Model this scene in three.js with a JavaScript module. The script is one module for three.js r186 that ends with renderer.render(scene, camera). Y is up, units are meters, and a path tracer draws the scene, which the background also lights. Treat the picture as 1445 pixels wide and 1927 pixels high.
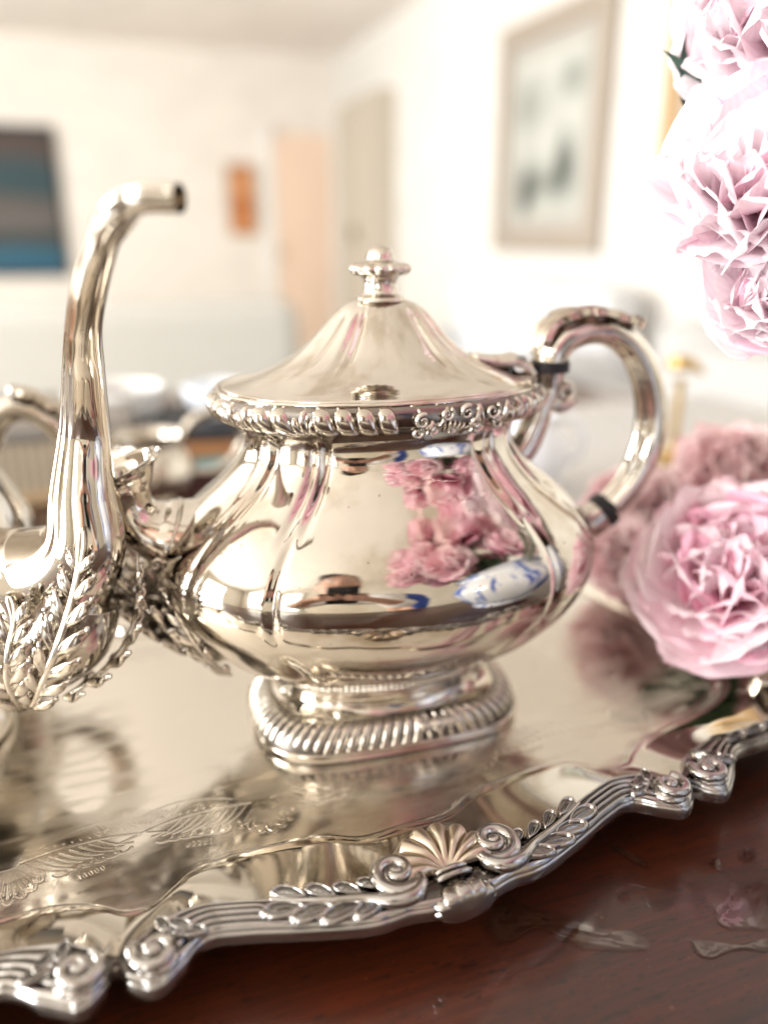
import * as THREE from 'three';
import { RoundedBoxGeometry } from 'three/addons/geometries/RoundedBoxGeometry.js';
import { mergeGeometries } from 'three/addons/utils/BufferGeometryUtils.js';
import { RectAreaLightUniformsLib } from 'three/addons/lights/RectAreaLightUniformsLib.js';

// ------------------------------------------------------------------ camera, light, exposure
const scene = new THREE.Scene();
const camera = new THREE.PerspectiveCamera(65, 767 / 1024, 0.01, 60);
camera.position.set(0, 0.209, 0.32);
camera.rotation.set(-19 * Math.PI / 180, 0, 0);
camera.focus = 0.278;
camera.userData.fStop = 2.9;
const renderer = new THREE.WebGLRenderer({ antialias: true });
renderer.toneMapping = THREE.LinearToneMapping;
renderer.toneMappingExposure = 1.01;
renderer.shadowMap.enabled = true;
RectAreaLightUniformsLib.init();
scene.background = new THREE.Color(0.02, 0.02, 0.02);

const PHI = 20 * Math.PI / 180;                       // the room's axes are turned from the camera's
const room = (x, y, z) => new THREE.Vector3(x * Math.cos(PHI) + z * Math.sin(PHI), y, -x * Math.sin(PHI) + z * Math.cos(PHI));
const FLOOR = -0.68, CEIL = 1.42, XL = -3.0, XR = 1.79, ZF = -5.95, ZB = 2.4;
const WINDOWS = [                                     // room x, z, turn of the pane's face, width, height, centre height, radiance
  { x: XL + 0.03, z: 0.35, turn: PHI + Math.PI / 2, w: 1.3, h: 1.45, y: 0.42, k: 25, label: 'tall white framed window on the left wall of the room' },
  { x: XL + 0.03, z: -2.7, turn: PHI + Math.PI / 2, w: 1.6, h: 1.5, y: 0.44, k: 21, label: 'wide white framed window far down the left wall of the room' },
  { x: -1.9, z: ZB - 0.03, turn: PHI + Math.PI, w: 0.9, h: 1.45, y: 0.42, k: 3, label: 'white framed window behind the photographer' },
];
for (const w of WINDOWS) {
  const l = new THREE.RectAreaLight(new THREE.Color(0.975, 0.99, 1.0), w.k, w.w, w.h);
  const n = new THREE.Vector3(Math.sin(w.turn), 0, Math.cos(w.turn));
  l.position.copy(room(w.x, w.y, w.z)).addScaledVector(n, 0.03);
  l.lookAt(l.position.clone().sub(n));               // a RectAreaLight shines along its own -z
  l.rotation.set(0, w.turn + Math.PI, 0);
  scene.add(l);
}

// ------------------------------------------------------------------ helpers
let seed = 7;
const rnd = () => { seed = (seed * 1664525 + 1013904223) >>> 0; return seed / 4294967296; };
const rr = (a, b) => a + (b - a) * rnd();
const lerp = (a, b, t) => a + (b - a) * t;
const clamp = (x, a = 0, b = 1) => Math.min(b, Math.max(a, x));
const smooth = (a, b, x) => { const t = clamp((x - a) / (b - a)); return t * t * (3 - 2 * t); };
const gauss = (x, s) => Math.exp(-(x * x) / (s * s));
const V3 = (x, y, z) => new THREE.Vector3(x, y, z);
const H = (i, j, k = 0) => { let n = (i * 374761393 + j * 668265263 + k * 974634777) | 0; n = Math.imul(n ^ (n >>> 13), 1274126177); return ((n ^ (n >>> 16)) >>> 0) / 4294967296; };
function noise2(x, y, px = 0, py = 0, k = 0) {         // value noise, periodic where px, py are given
  const i = Math.floor(x), j = Math.floor(y), fx = x - i, fy = y - j, u = fx * fx * (3 - 2 * fx), v = fy * fy * (3 - 2 * fy);
  const w = (a, p) => p ? ((a % p) + p) % p : a;
  const a = H(w(i, px), w(j, py), k), b = H(w(i + 1, px), w(j, py), k), c = H(w(i, px), w(j + 1, py), k), d = H(w(i + 1, px), w(j + 1, py), k);
  return lerp(lerp(a, b, u), lerp(c, d, u), v);
}
const fbm = (x, y, p = 0, o = 4, k = 0) => { let s = 0, a = 0.5, f = 1; for (let i = 0; i < o; i++) { s += a * noise2(x * f, y * f, p * f, p * f, k + i); a *= 0.5; f *= 2; } return s / (1 - Math.pow(0.5, o)); };

function table(pts) {                                  // monotone-ish interpolation of [x, y...] rows by Catmull-Rom in the row index
  return (t) => {
    const n = pts.length - 1, f = clamp(t) * n, i = Math.min(n - 1, Math.floor(f)), k = f - i;
    const P = (q) => pts[clamp(q, 0, n)];
    return P(0).map((_, c) => { const a = P(i - 1)[c], b = P(i)[c], d = P(i + 1)[c], e = P(i + 2)[c]; return 0.5 * (2 * b + (d - a) * k + (2 * a - 5 * b + 4 * d - e) * k * k + (3 * b - a - 3 * d + e) * k * k * k); });
  };
}
function grid(nu, nv, f, { closed = false, flip = false, uv = null, color = null } = {}) {
  const P = new Float32Array((nu + 1) * (nv + 1) * 3), N = new Float32Array(P.length), T = new Float32Array((nu + 1) * (nv + 1) * 2), W = nu + 1;
  const Cc = color ? new Float32Array(P.length) : null;
  for (let j = 0; j <= nv; j++) for (let i = 0; i <= nu; i++) {
    const u = closed && i === nu ? 0 : i / nu, v = j / nv, p = f(u, v), k = j * W + i;
    P.set(p, k * 3); T.set(uv ? uv(i / nu, v, p) : [i / nu, v], k * 2);
    if (Cc) Cc.set(color(u, v, p), k * 3);
  }
  const at = (i, j) => (j * W + i) * 3, s = flip ? -1 : 1;
  for (let j = 0; j <= nv; j++) for (let i = 0; i <= nu; i++) {
    const i0 = i > 0 ? i - 1 : closed ? nu - 1 : 0, i1 = i < nu ? i + 1 : closed ? 1 : nu;
    let ok = false;
    for (const dj of [0, 1, -1, 2, -2]) {
      const jj = clamp(j + dj, 0, nv), j0 = Math.max(0, jj - 1), j1 = Math.min(nv, jj + 1);
      const a = at(i1, jj), b = at(i0, jj), c = at(i, j1), d = at(i, j0);
      const ux = P[a] - P[b], uy = P[a + 1] - P[b + 1], uz = P[a + 2] - P[b + 2], vx = P[c] - P[d], vy = P[c + 1] - P[d + 1], vz = P[c + 2] - P[d + 2];
      const x = uy * vz - uz * vy, y = uz * vx - ux * vz, z = ux * vy - uy * vx, l = Math.hypot(x, y, z);
      if (l > 1e-14) { N.set([s * x / l, s * y / l, s * z / l], at(i, j)); ok = true; break; }
    }
    if (!ok) N.set([0, 1, 0], at(i, j));
  }
  const I = new Uint32Array(nu * nv * 6); let q = 0;
  for (let j = 0; j < nv; j++) for (let i = 0; i < nu; i++) {
    const a = j * W + i, b = a + 1, c = a + W, d = c + 1;
    if (flip) { I.set([a, d, b, a, c, d], q); } else { I.set([a, b, d, a, d, c], q); }
    q += 6;
  }
  const g = new THREE.BufferGeometry();
  g.setAttribute('position', new THREE.BufferAttribute(P, 3)); g.setAttribute('normal', new THREE.BufferAttribute(N, 3)); g.setAttribute('uv', new THREE.BufferAttribute(T, 2));
  if (Cc) g.setAttribute('color', new THREE.BufferAttribute(Cc, 3));
  g.setIndex(new THREE.BufferAttribute(I, 1));
  return g;
}
// sweep: rows [x, y, z, rx (across), ry (in plane)], lateral = fixed sideways vector
function sweep(rows, lateral, { nt = 120, nr = 40, shape = null, capped = true } = {}) {
  const f = table(rows), L = lateral.clone().normalize();
  return grid(nr, nt, (u, v) => {
    const c = f(v), e = 0.002, a = f(Math.max(0, v - e)), b = f(Math.min(1, v + e));
    const T = V3(b[0] - a[0], b[1] - a[1], b[2] - a[2]).normalize(), B = L.clone().addScaledVector(T, -L.dot(T)).normalize(), Nn = B.clone().cross(T);
    const ph = u * Math.PI * 2; let k = shape ? shape(ph, v) : 1;
    if (capped) k *= Math.sqrt(clamp(Math.min(v, 1 - v) / 0.012 + 0.0));
    if (capped && (v < 0.0005 || v > 0.9995)) k = 0;
    const x = Math.cos(ph) * c[3] * k, y = Math.sin(ph) * c[4] * k;
    return [c[0] + B.x * x + Nn.x * y, c[1] + B.y * x + Nn.y * y, c[2] + B.z * x + Nn.z * y];
  }, { closed: true, flip: true, uv: (u, v) => [u * 0.05, v * 0.2] });
}
function lathe(rows, n = 64, shape = null, sub = 6) {  // rows of [r, y]
  const f = table(rows);
  return grid(n, (rows.length - 1) * sub, (u, v) => { const [r, y] = f(v), a = u * Math.PI * 2, k = shape ? shape(a, v) : 1; return [Math.cos(a) * r * k, y, Math.sin(a) * r * k]; }, { closed: true, flip: true, uv: (u, v) => [u * 0.3, v * 0.2] });
}
const used = {};
const numbered = (n) => { const k = used[n] = (used[n] ?? -1) + 1; return k ? `${n}_${String(k).padStart(3, '0')}` : n; };
function thing(name, label, category, pos = V3(0, 0, 0), turn = 0, group) {
  const o = new THREE.Group(); o.name = numbered(name); o.position.copy(pos); o.rotation.y = turn; o.userData = { label, category };
  if (group) o.userData.group = group;
  scene.add(o); return o;
}
function part(name, geo, m, parent, label) {
  const o = new THREE.Mesh(Array.isArray(geo) ? mergeGeometries(geo.map((g) => (g.index ? g.toNonIndexed() : g))) : geo, m);
  o.name = name; o.castShadow = o.receiveShadow = true; if (label) o.userData.label = label;
  parent.add(o); return o;
}
function struct(name, geo, m, pos, turn = 0) {
  const o = new THREE.Mesh(geo, m); o.name = name; o.userData.kind = 'structure'; o.position.copy(pos); o.rotation.y = turn; o.castShadow = o.receiveShadow = true; scene.add(o); return o;
}
const box = (w, h, d, r = 0.004) => new RoundedBoxGeometry(w, h, d, 3, Math.min(r, w / 2.1, h / 2.1, d / 2.1));
const moved = (g, x, y, z, rx = 0, ry = 0, rz = 0) => g.clone().applyMatrix4(new THREE.Matrix4().compose(V3(x, y, z), new THREE.Quaternion().setFromEuler(new THREE.Euler(rx, ry, rz)), V3(1, 1, 1)));

// ------------------------------------------------------------------ textures
function dataTex(w, h, f, srgb, rep) {
  const d = new Uint8Array(w * h * 4);
  for (let y = 0; y < h; y++) for (let x = 0; x < w; x++) { const c = f(x / w, y / h), k = (y * w + x) * 4; for (let i = 0; i < 3; i++) d[k + i] = clamp(typeof c === 'number' ? c : c[i]) * 255; d[k + 3] = 255; }
  const t = new THREE.DataTexture(d, w, h, THREE.RGBAFormat); t.magFilter = t.minFilter = THREE.LinearFilter; t.wrapS = t.wrapT = THREE.RepeatWrapping;
  if (srgb) t.colorSpace = THREE.SRGBColorSpace; if (rep) t.repeat.set(rep, rep); t.needsUpdate = true; return t;
}
// silver: even plate with tarnish specks and thin brown streaks; finger smears in the polish
const specks = Array.from({ length: 46 }, () => [rnd(), rnd(), rr(0.0012, 0.005), rr(0.2, 0.6)]);
const tarnish = dataTex(1024, 1024, (x, y) => {
  const wx = x + 0.03 * (fbm(x * 6, y * 6, 6, 3, 40) - 0.5), wy = y + 0.03 * (fbm(x * 6, y * 6, 6, 3, 50) - 0.5);
  const streak = smooth(0.022, 0.0, Math.abs(fbm(wx * 5, wy * 5, 5, 3, 9) - 0.5)) * smooth(0.58, 0.72, fbm(x * 3, y * 3, 3, 2, 77)) * 0.12;
  const cloud = smooth(0.45, 0.8, fbm(x * 7, y * 7, 7, 5, 21)) * 0.20;
  let s = 0; for (const [a, b, r, k] of specks) { const dx = Math.abs(x - a), dy = Math.abs(y - b); if (dx < 0.01 && dy < 0.01) s = Math.max(s, k * smooth(r, r * 0.5, Math.hypot(dx, dy) * (0.8 + 0.5 * H(x * 400 | 0, y * 400 | 0)))); }
  void streak; const t = clamp(cloud + s); return [1 - 0.55 * t, 1 - 0.68 * t, 1 - 0.85 * t];
}, true, 7);
const smear = dataTex(512, 512, (x, y) => 0.45 + 0.55 * smooth(0.35, 0.75, fbm(x * 4 + 0.6 * fbm(x * 3, y * 3, 3, 3, 3), y * 9, 0, 4, 5)), false, 7);
smear.wrapS = smear.wrapT = THREE.MirroredRepeatWrapping;
const M = {};
M.silver = new THREE.MeshStandardMaterial({ color: new THREE.Color(0.64, 0.60, 0.535), metalness: 1, roughness: 0.075, map: tarnish, roughnessMap: smear });
M.relief = new THREE.MeshStandardMaterial({ color: new THREE.Color(0.58, 0.54, 0.48), metalness: 1, roughness: 0.2, map: tarnish, roughnessMap: smear });
M.trayEdge = new THREE.MeshStandardMaterial({ color: new THREE.Color(0.44, 0.425, 0.405), metalness: 1, roughness: 0.24, map: tarnish, roughnessMap: smear });
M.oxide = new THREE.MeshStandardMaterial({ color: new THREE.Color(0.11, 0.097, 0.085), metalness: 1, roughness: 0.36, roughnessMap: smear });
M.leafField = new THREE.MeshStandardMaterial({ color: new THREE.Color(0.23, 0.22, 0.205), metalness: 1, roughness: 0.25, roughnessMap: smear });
M.shell = new THREE.MeshStandardMaterial({ color: new THREE.Color(0.60, 0.53, 0.44), metalness: 1, roughness: 0.28, map: tarnish });
M.insulator = new THREE.MeshStandardMaterial({ color: 0x15151a, roughness: 0.55 });
const plain = (c, r = 0.85, o = {}) => new THREE.MeshStandardMaterial({ color: Array.isArray(c) ? new THREE.Color(...c) : c, roughness: r, ...o });

// ------------------------------------------------------------------ the room
const plaster = dataTex(256, 256, (x, y) => 0.94 + 0.06 * fbm(x * 24, y * 24, 24, 3, 2), true, 1);
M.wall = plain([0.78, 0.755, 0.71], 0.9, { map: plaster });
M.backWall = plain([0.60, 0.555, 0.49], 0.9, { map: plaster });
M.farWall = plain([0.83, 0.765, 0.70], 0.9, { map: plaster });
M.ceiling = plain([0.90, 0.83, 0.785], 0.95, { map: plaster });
M.floor = plain([0.75, 0.65, 0.55], 0.6, { map: dataTex(512, 512, (x, y) => { const k = Math.floor(y * 8); return [0.75 + 0.25 * H(k, 3) * fbm(x * 5, y * 80, 0, 3, k), 0.75 + 0.2 * H(k, 3), 0.75 + 0.15 * H(k, 3)].map((c) => c * (Math.abs(y * 8 - k) < 0.03 ? 0.5 : 1)); }, true, 1) });
{
  const cx = (XL + XR) / 2, cz = (ZF + ZB) / 2, w = XR - XL, d = ZB - ZF, h = CEIL - FLOOR, cy = (CEIL + FLOOR) / 2, T = 0.12;
  const B = (a, b, c) => new THREE.BoxGeometry(a, b, c);
  struct('floor', B(w + 2 * T, T, d + 2 * T), M.floor, room(cx, FLOOR - T / 2, cz), PHI);
  struct('ceiling', B(w + 2 * T, T, d + 2 * T), M.ceiling, room(cx, CEIL + T / 2, cz), PHI);
  struct('wall_far', B(w, h, T), M.farWall, room(cx, cy, ZF - T / 2), PHI);
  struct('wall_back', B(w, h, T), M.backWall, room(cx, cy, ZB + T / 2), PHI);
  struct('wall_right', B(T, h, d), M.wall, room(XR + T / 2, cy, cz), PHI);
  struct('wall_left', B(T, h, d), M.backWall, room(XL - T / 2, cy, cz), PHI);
}
M.white = plain([0.78, 0.77, 0.74], 0.5);
M.glow = new THREE.MeshStandardMaterial({ color: 0x000000, emissive: new THREE.Color(1, 0.98, 0.95), emissiveIntensity: 5, roughness: 1 });
for (const w of WINDOWS) {
  const t = thing('window', w.label, 'window', room(w.x, w.y, w.z), w.turn);
  part('pane', new THREE.PlaneGeometry(w.w, w.h), M.glow, t);
  const bar = (x, y, a, b) => part('frame_bar', moved(box(a, b, 0.05, 0.006), x, y, 0.012), M.white, t);
  for (const s of [-1, 1]) { bar(s * (w.w / 2 + 0.03), 0, 0.06, w.h + 0.12); bar(0, s * (w.h / 2 + 0.03), w.w, 0.06); }
  bar(0, 0, 0.04, w.h - 0.01); bar(-w.w / 4 - 0.01, 0.1, w.w / 2 - 0.03, 0.03); bar(w.w / 4 + 0.01, 0.1, w.w / 2 - 0.03, 0.03);
  part('sill', moved(box(w.w + 0.2, 0.03, 0.16, 0.006), 0, -w.h / 2 - 0.08, 0.06), M.white, t);
}
function picture(name, label, pos, turn, w, h, fw, frameM, artM, mat = 0) {
  const t = thing(name, label, 'picture', pos, turn), d = 0.03;
  for (const s of [-1, 1]) { part('frame', moved(box(fw, h, d, 0.005), s * (w / 2 - fw / 2), 0, d / 2), frameM, t); part('frame', moved(box(w - 2 * fw, fw, d, 0.005), 0, s * (h / 2 - fw / 2), d / 2), frameM, t); }
  if (mat) part('mount', moved(new THREE.PlaneGeometry(w - 2 * fw, h - 2 * fw), 0, 0, 0.008), plain([0.41, 0.38, 0.34], 0.9), t);
  part('print', moved(new THREE.PlaneGeometry(w - 2 * fw - 2 * mat, h - 2 * fw - 2 * mat), 0, 0, 0.012), artM, t);
  return t;
}
const bands = (rows, wob, k) => dataTex(128, 128, (x, y) => { const q = clamp(y + wob * (fbm(x * 3, y * 3, 0, 3, k) - 0.5)) * (rows.length - 1), i = Math.min(rows.length - 2, Math.floor(q)), f = smooth(0.2, 0.8, q - i); return rows[i].map((c, n) => lerp(c, rows[i + 1][n], f)); }, true);
picture('dark_picture', 'large dark teal and brown picture hanging at the far left of the room', room(-0.62, 0.415, ZF + 0.01), PHI, 0.92, 0.95, 0.03, plain(0x1d1a19, 0.6),
  plain(0xffffff, 0.6, { map: bands([[.07, .26, .36], [.09, .33, .42], [.20, .22, .22], [.36, .33, .32], [.30, .28, .27], [.10, .22, .25], [.17, .24, .26], [.28, .22, .20], [.24, .20, .19]], 0.10, 3) }));
picture('small_orange_picture', 'small orange framed picture on the far cream wall', room(1.06, 0.45, ZF + 0.01), PHI, 0.2, 0.48, 0.03, plain([0.42, 0.25, 0.12], 0.6), plain(0xffffff, 0.7, { map: bands([[.85, .56, .36], [.72, .42, .22], [.85, .6, .42], [.75, .45, .25]], 0.5, 8) }));
picture('landscape_print', 'pale landscape print with dark trees in a cream frame on right wall', room(XR - 0.01, 0.60, -2.89), PHI - Math.PI / 2, 0.86, 0.92, 0.09, plain([0.34, 0.285, 0.23], 0.5),
  plain(0xffffff, 0.4, { map: dataTex(128, 128, (x, y) => { const n = fbm(x * 5, y * 5, 0, 4, 31), tree = Math.max(gauss(x - 0.22, 0.09) * gauss(y - 0.16, 0.14), 0.75 * gauss(x - 0.75, 0.1) * gauss(y - 0.28, 0.16), 0.3 * gauss(x - 0.5, 0.3) * gauss(y - 0.2, 0.1), 0.28 * gauss(x - 0.8, 0.12) * gauss(y - 0.8, 0.1), 0.22 * gauss(x - 0.2, 0.2) * gauss(y - 0.7, 0.15)) * (0.6 + 0.8 * n); const b = 0.66 + 0.12 * n; return [b - 0.85 * tree, b - 0.80 * tree, b - 0.03 - 0.80 * tree]; }, true) }), 0.06);
picture('gilt_picture', 'gilt framed picture nearest the peonies on the right wall', room(XR - 0.01, 0.85, -1.72), PHI - Math.PI / 2, 0.86, 1.24, 0.07, plain([0.52, 0.33, 0.15], 0.45, { metalness: 0.3 }), plain([0.56, 0.51, 0.43], 0.7), 0.05);
{ // peach door on the far wall, tall beige cupboard by the right wall
  const d = thing('panelled_door', 'peach coloured door in the corner of the far wall', 'door', room(1.52, FLOOR, ZF), PHI), m = plain([0.82, 0.62, 0.48], 0.6);
  part('door_leaf', moved(box(0.44, 1.58, 0.04), 0, 0.79, 0.025), m, d);
  for (const y of [0.42, 1.16]) part('panel', moved(box(0.30, 0.55, 0.014), 0, y, 0.049), m, d);
  for (const s of [-1, 1]) part('door_frame', moved(box(0.05, 1.62, 0.06), s * 0.247, 0.81, 0.03), M.white, d);
  part('door_knob', moved(new THREE.SphereGeometry(0.022, 16, 12), -0.18, 0.76, 0.07), plain([0.5, 0.4, 0.2], 0.3, { metalness: 1 }), d);
  const c = thing('tall_cupboard', 'tall beige cupboard against the right wall beyond the teapot lid', 'cupboard', room(XR, FLOOR, -5.1), PHI - Math.PI / 2), cm = plain([0.50, 0.44, 0.36], 0.6);
  part('carcass', moved(box(0.8, 1.72, 0.12), 0, 0.86, 0.06), cm, c);
  for (const s of [-1, 1]) { part('door', moved(box(0.38, 1.6, 0.02), s * 0.196, 0.86, 0.131), cm, c); part('handle', moved(box(0.012, 0.1, 0.02), s * 0.03, 0.9, 0.15), plain(0x6b5a3c, 0.4, { metalness: 1 }), c); }
}
function sofa(name, label, pos, turn, w, m, seats, backH) {
  const t = thing(name, label, 'sofa', pos, turn);
  part('base', moved(box(w, 0.20, 0.72, 0.03), 0, 0.16, 0), m, t);
  part('back', moved(box(w, backH - 0.12, 0.20, 0.07), 0, (backH + 0.12) / 2 + 0.02, -0.28), m, t);
  for (const s of [-1, 1]) part('arm', moved(box(0.16, 0.36, 0.72, 0.06), s * (w / 2 - 0.08), 0.34, 0), m, t);
  for (let i = 0; i < seats; i++) { const cw = (w - 0.36) / seats; part('seat_cushion', moved(box(cw - 0.01, 0.14, 0.5, 0.05), -w / 2 + 0.18 + cw * (i + 0.5), 0.33, 0.08), m, t); part('back_cushion', moved(box(cw - 0.02, 0.3, 0.14, 0.06), -w / 2 + 0.18 + cw * (i + 0.5), 0.5, -0.13, -0.2), m, t); }
  for (const x of [-1, 1]) for (const z of [-1, 1]) part('foot', moved(new THREE.CylinderGeometry(0.025, 0.018, 0.07, 12), x * (w / 2 - 0.08), 0.034, z * 0.28), plain(0x3b2415, 0.5), t);
  return t;
}
const weave = dataTex(256, 256, (x, y) => 0.86 + 0.14 * H(x * 256 | 0, y * 256 | 0) * (0.6 + 0.4 * Math.sin(x * 400)), true, 6);
sofa('grey_sofa', 'long pale grey sofa across the room behind the teapot', room(-0.55, FLOOR, -2.85), PHI + Math.PI, 2.3, plain([0.62, 0.61, 0.57], 0.95, { map: weave }), 3, 0.66);
sofa('white_armchair', 'white armchair behind the teapot lid against the right wall', room(1.28, FLOOR, -2.45), PHI - Math.PI / 2 + 0.2, 0.9, plain([0.80, 0.81, 0.83], 0.95, { map: weave }), 1, 0.70);
sofa('grey_armchair', 'pale grey armchair behind the pink peonies', room(1.12, FLOOR, -1.05), PHI - Math.PI / 2, 0.95, plain([0.60, 0.59, 0.575], 0.95, { map: weave }), 1, 0.66);

// ------------------------------------------------------------------ the table
const TOP = -0.011;
{
  const grain = (x, y, o = 0) => { const w = y * 46 + 1.6 * fbm(x * 2, y * 6, 0, 3, 60 + o) * 3; return 0.55 * fbm(x * 5, w, 0, 4, 61 + o) + 0.45 * fbm(x * 26, y * 420, 0, 2, 66 + o); };
  const wood = dataTex(1536, 1536, (x, y) => {
    const g = grain(x, y), b = smooth(0.3, 0.75, fbm(x * 3, y * 5, 0, 3, 70)), pore = smooth(0.80, 0.9, noise2(x * 140, y * 900, 0, 0, 71)) * 0.35;
    const k = clamp(0.25 + 0.75 * g + 0.25 * (b - 0.5) - pore);
    const dust = H(x * 1536 | 0, y * 1536 | 0, 5) > 0.9992 ? 0.22 : H(x * 700 | 0, y * 700 | 0, 6) > 0.9996 ? 0.16 : 0;
    return [lerp(0.035, 0.35, k) + dust, lerp(0.011, 0.14, k) + dust * 0.8, lerp(0.004, 0.042, k) + dust * 0.7];
  }, true);
  wood.wrapS = wood.wrapT = THREE.MirroredRepeatWrapping;
  const rough = dataTex(512, 512, (x, y) => 0.55 + 0.45 * fbm(x * 9, y * 16, 0, 4, 81), false);
  rough.wrapS = rough.wrapT = THREE.MirroredRepeatWrapping;
  M.wood = new THREE.MeshPhysicalMaterial({ map: wood, roughness: 0.5, roughnessMap: rough, clearcoat: 0.5, clearcoatRoughness: 0.08 });
  const t = thing('dining_table', 'dark polished mahogany table under the silver tray', 'table', room(0, 0, 0), PHI);
  const tx = [-1.0, 0.62], tz = [-0.92, 0.41];
  const g = box(tx[1] - tx[0], 0.024, tz[1] - tz[0], 0.008); g.translate((tx[0] + tx[1]) / 2, TOP - 0.012, (tz[0] + tz[1]) / 2);
  const p = g.attributes.position, uv = g.attributes.uv; for (let i = 0; i < p.count; i++) uv.setXY(i, p.getX(i) / 0.55 + 0.3, p.getZ(i) / 0.55 + 0.2);
  part('table_top', g, M.wood, t);
  part('apron', [[0, tz[0] + 0.09, tx[1] - tx[0] - 0.2, 0.02], [0, tz[1] - 0.09, tx[1] - tx[0] - 0.2, 0.02]].map(([, z, a, b]) => moved(box(a, 0.07, b), (tx[0] + tx[1]) / 2, TOP - 0.06, z)), M.wood, t);
  for (const x of tx) for (const z of tz) part('leg', moved(lathe([[0.018, 0], [0.022, 0.05], [0.028, 0.3], [0.034, 0.5], [0.03, 0.56], [0.036, 0.58], [0.036, 0.644]], 24), x - Math.sign(x) * 0.09, FLOOR, z - Math.sign(z) * 0.09), M.wood, t);
  // added glossy film patches, cut to the shape of bright reflections (world x, z)
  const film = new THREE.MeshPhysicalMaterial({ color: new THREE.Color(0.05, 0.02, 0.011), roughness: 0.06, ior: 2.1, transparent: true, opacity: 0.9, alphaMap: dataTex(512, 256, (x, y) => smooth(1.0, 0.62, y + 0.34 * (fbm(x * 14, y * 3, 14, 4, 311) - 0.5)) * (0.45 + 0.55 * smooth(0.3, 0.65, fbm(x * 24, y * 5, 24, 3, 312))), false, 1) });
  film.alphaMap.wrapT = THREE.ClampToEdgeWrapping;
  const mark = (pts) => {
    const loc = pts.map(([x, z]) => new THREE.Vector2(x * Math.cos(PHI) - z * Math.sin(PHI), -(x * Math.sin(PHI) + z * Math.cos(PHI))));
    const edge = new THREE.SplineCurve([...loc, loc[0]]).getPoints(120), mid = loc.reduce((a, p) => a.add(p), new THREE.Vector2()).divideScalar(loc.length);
    const pieces = [], n = 120; // a fan about the axis of the patch
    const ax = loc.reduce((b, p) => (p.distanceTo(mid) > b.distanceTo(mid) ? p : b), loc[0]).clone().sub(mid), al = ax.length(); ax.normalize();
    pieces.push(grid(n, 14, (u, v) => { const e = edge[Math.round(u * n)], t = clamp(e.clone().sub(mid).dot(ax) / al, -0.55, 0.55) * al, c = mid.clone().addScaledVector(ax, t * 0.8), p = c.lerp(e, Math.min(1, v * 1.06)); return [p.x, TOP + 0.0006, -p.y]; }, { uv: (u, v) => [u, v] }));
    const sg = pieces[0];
    part('reflection_patch', sg, film, t, 'added glossy patch shaped like a reflection on the wood');
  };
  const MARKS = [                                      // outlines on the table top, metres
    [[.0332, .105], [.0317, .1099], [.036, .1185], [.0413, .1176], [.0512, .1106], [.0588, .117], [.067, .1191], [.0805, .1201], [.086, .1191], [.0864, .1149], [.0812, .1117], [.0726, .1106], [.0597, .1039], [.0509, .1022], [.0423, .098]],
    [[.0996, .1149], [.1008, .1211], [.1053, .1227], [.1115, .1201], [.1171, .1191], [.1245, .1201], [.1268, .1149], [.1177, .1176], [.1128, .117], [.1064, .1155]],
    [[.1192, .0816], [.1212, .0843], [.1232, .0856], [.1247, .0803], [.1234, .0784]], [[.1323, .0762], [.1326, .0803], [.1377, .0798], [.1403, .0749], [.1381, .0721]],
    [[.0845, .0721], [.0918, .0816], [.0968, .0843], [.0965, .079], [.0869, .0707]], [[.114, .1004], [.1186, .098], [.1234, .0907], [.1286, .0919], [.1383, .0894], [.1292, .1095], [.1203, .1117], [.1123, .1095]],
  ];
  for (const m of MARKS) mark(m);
}
// ------------------------------------------------------------------ silver tray
const TYAW = 23 * Math.PI / 180, TRAY = V3(-0.0332, 0, -0.0200);
const trayW = (x, y, z) => V3(TRAY.x + x * Math.cos(TYAW) + z * Math.sin(TYAW), y, TRAY.z - x * Math.sin(TYAW) + z * Math.cos(TYAW));
const EXT = 0.05;
const Q = [ // step x, step z, inner x, inner z, outer x, outer z  (a quarter of the outline, from the shell to the end)
  [0, 0.101, 0, 0.138, 0, 0.152], [0.010, 0.1015, 0.011, 0.138, 0.011, 0.151], [0.019, 0.1005, 0.018, 0.137, 0.019, 0.1495], [0.031, 0.094, 0.03, 0.136, 0.031, 0.149],
  [0.049, 0.092, 0.05, 0.131, 0.0515, 0.1424], [0.065, 0.0922, 0.066, 0.1255, 0.068, 0.1365], [0.076, 0.0945, 0.078, 0.1222, 0.0785, 0.1345], [0.083, 0.1, 0.087, 0.1225, 0.0865, 0.1405],
  [0.09, 0.105, 0.095, 0.126, 0.0945, 0.1452], [0.097, 0.1042, 0.101, 0.1305, 0.1015, 0.1412], [0.101, 0.102, 0.1042, 0.1318, 0.1043, 0.1345], [0.105, 0.099, 0.1075, 0.1285, 0.1082, 0.1400],
  [0.113, 0.095, 0.1135, 0.123, 0.1150, 0.1440], [0.123, 0.0925, 0.1225, 0.119, 0.1240, 0.1385], [0.134, 0.0908, 0.135, 0.1165, 0.137, 0.1272], [0.146, 0.0883, 0.15, 0.1165, 0.152, 0.1258],
  [0.160, 0.084, 0.167, 0.1155, 0.174, 0.125], [0.174, 0.077, 0.190, 0.108, 0.201, 0.118], [0.1845, 0.066, 0.206, 0.092, 0.221, 0.100], [0.1885, 0.048, 0.216, 0.067, 0.233, 0.069], [0.191, 0.025, 0.220, 0.036, 0.239, 0.036], [0.193, 0.0, 0.222, 0, 0.241, 0],
];
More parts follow.
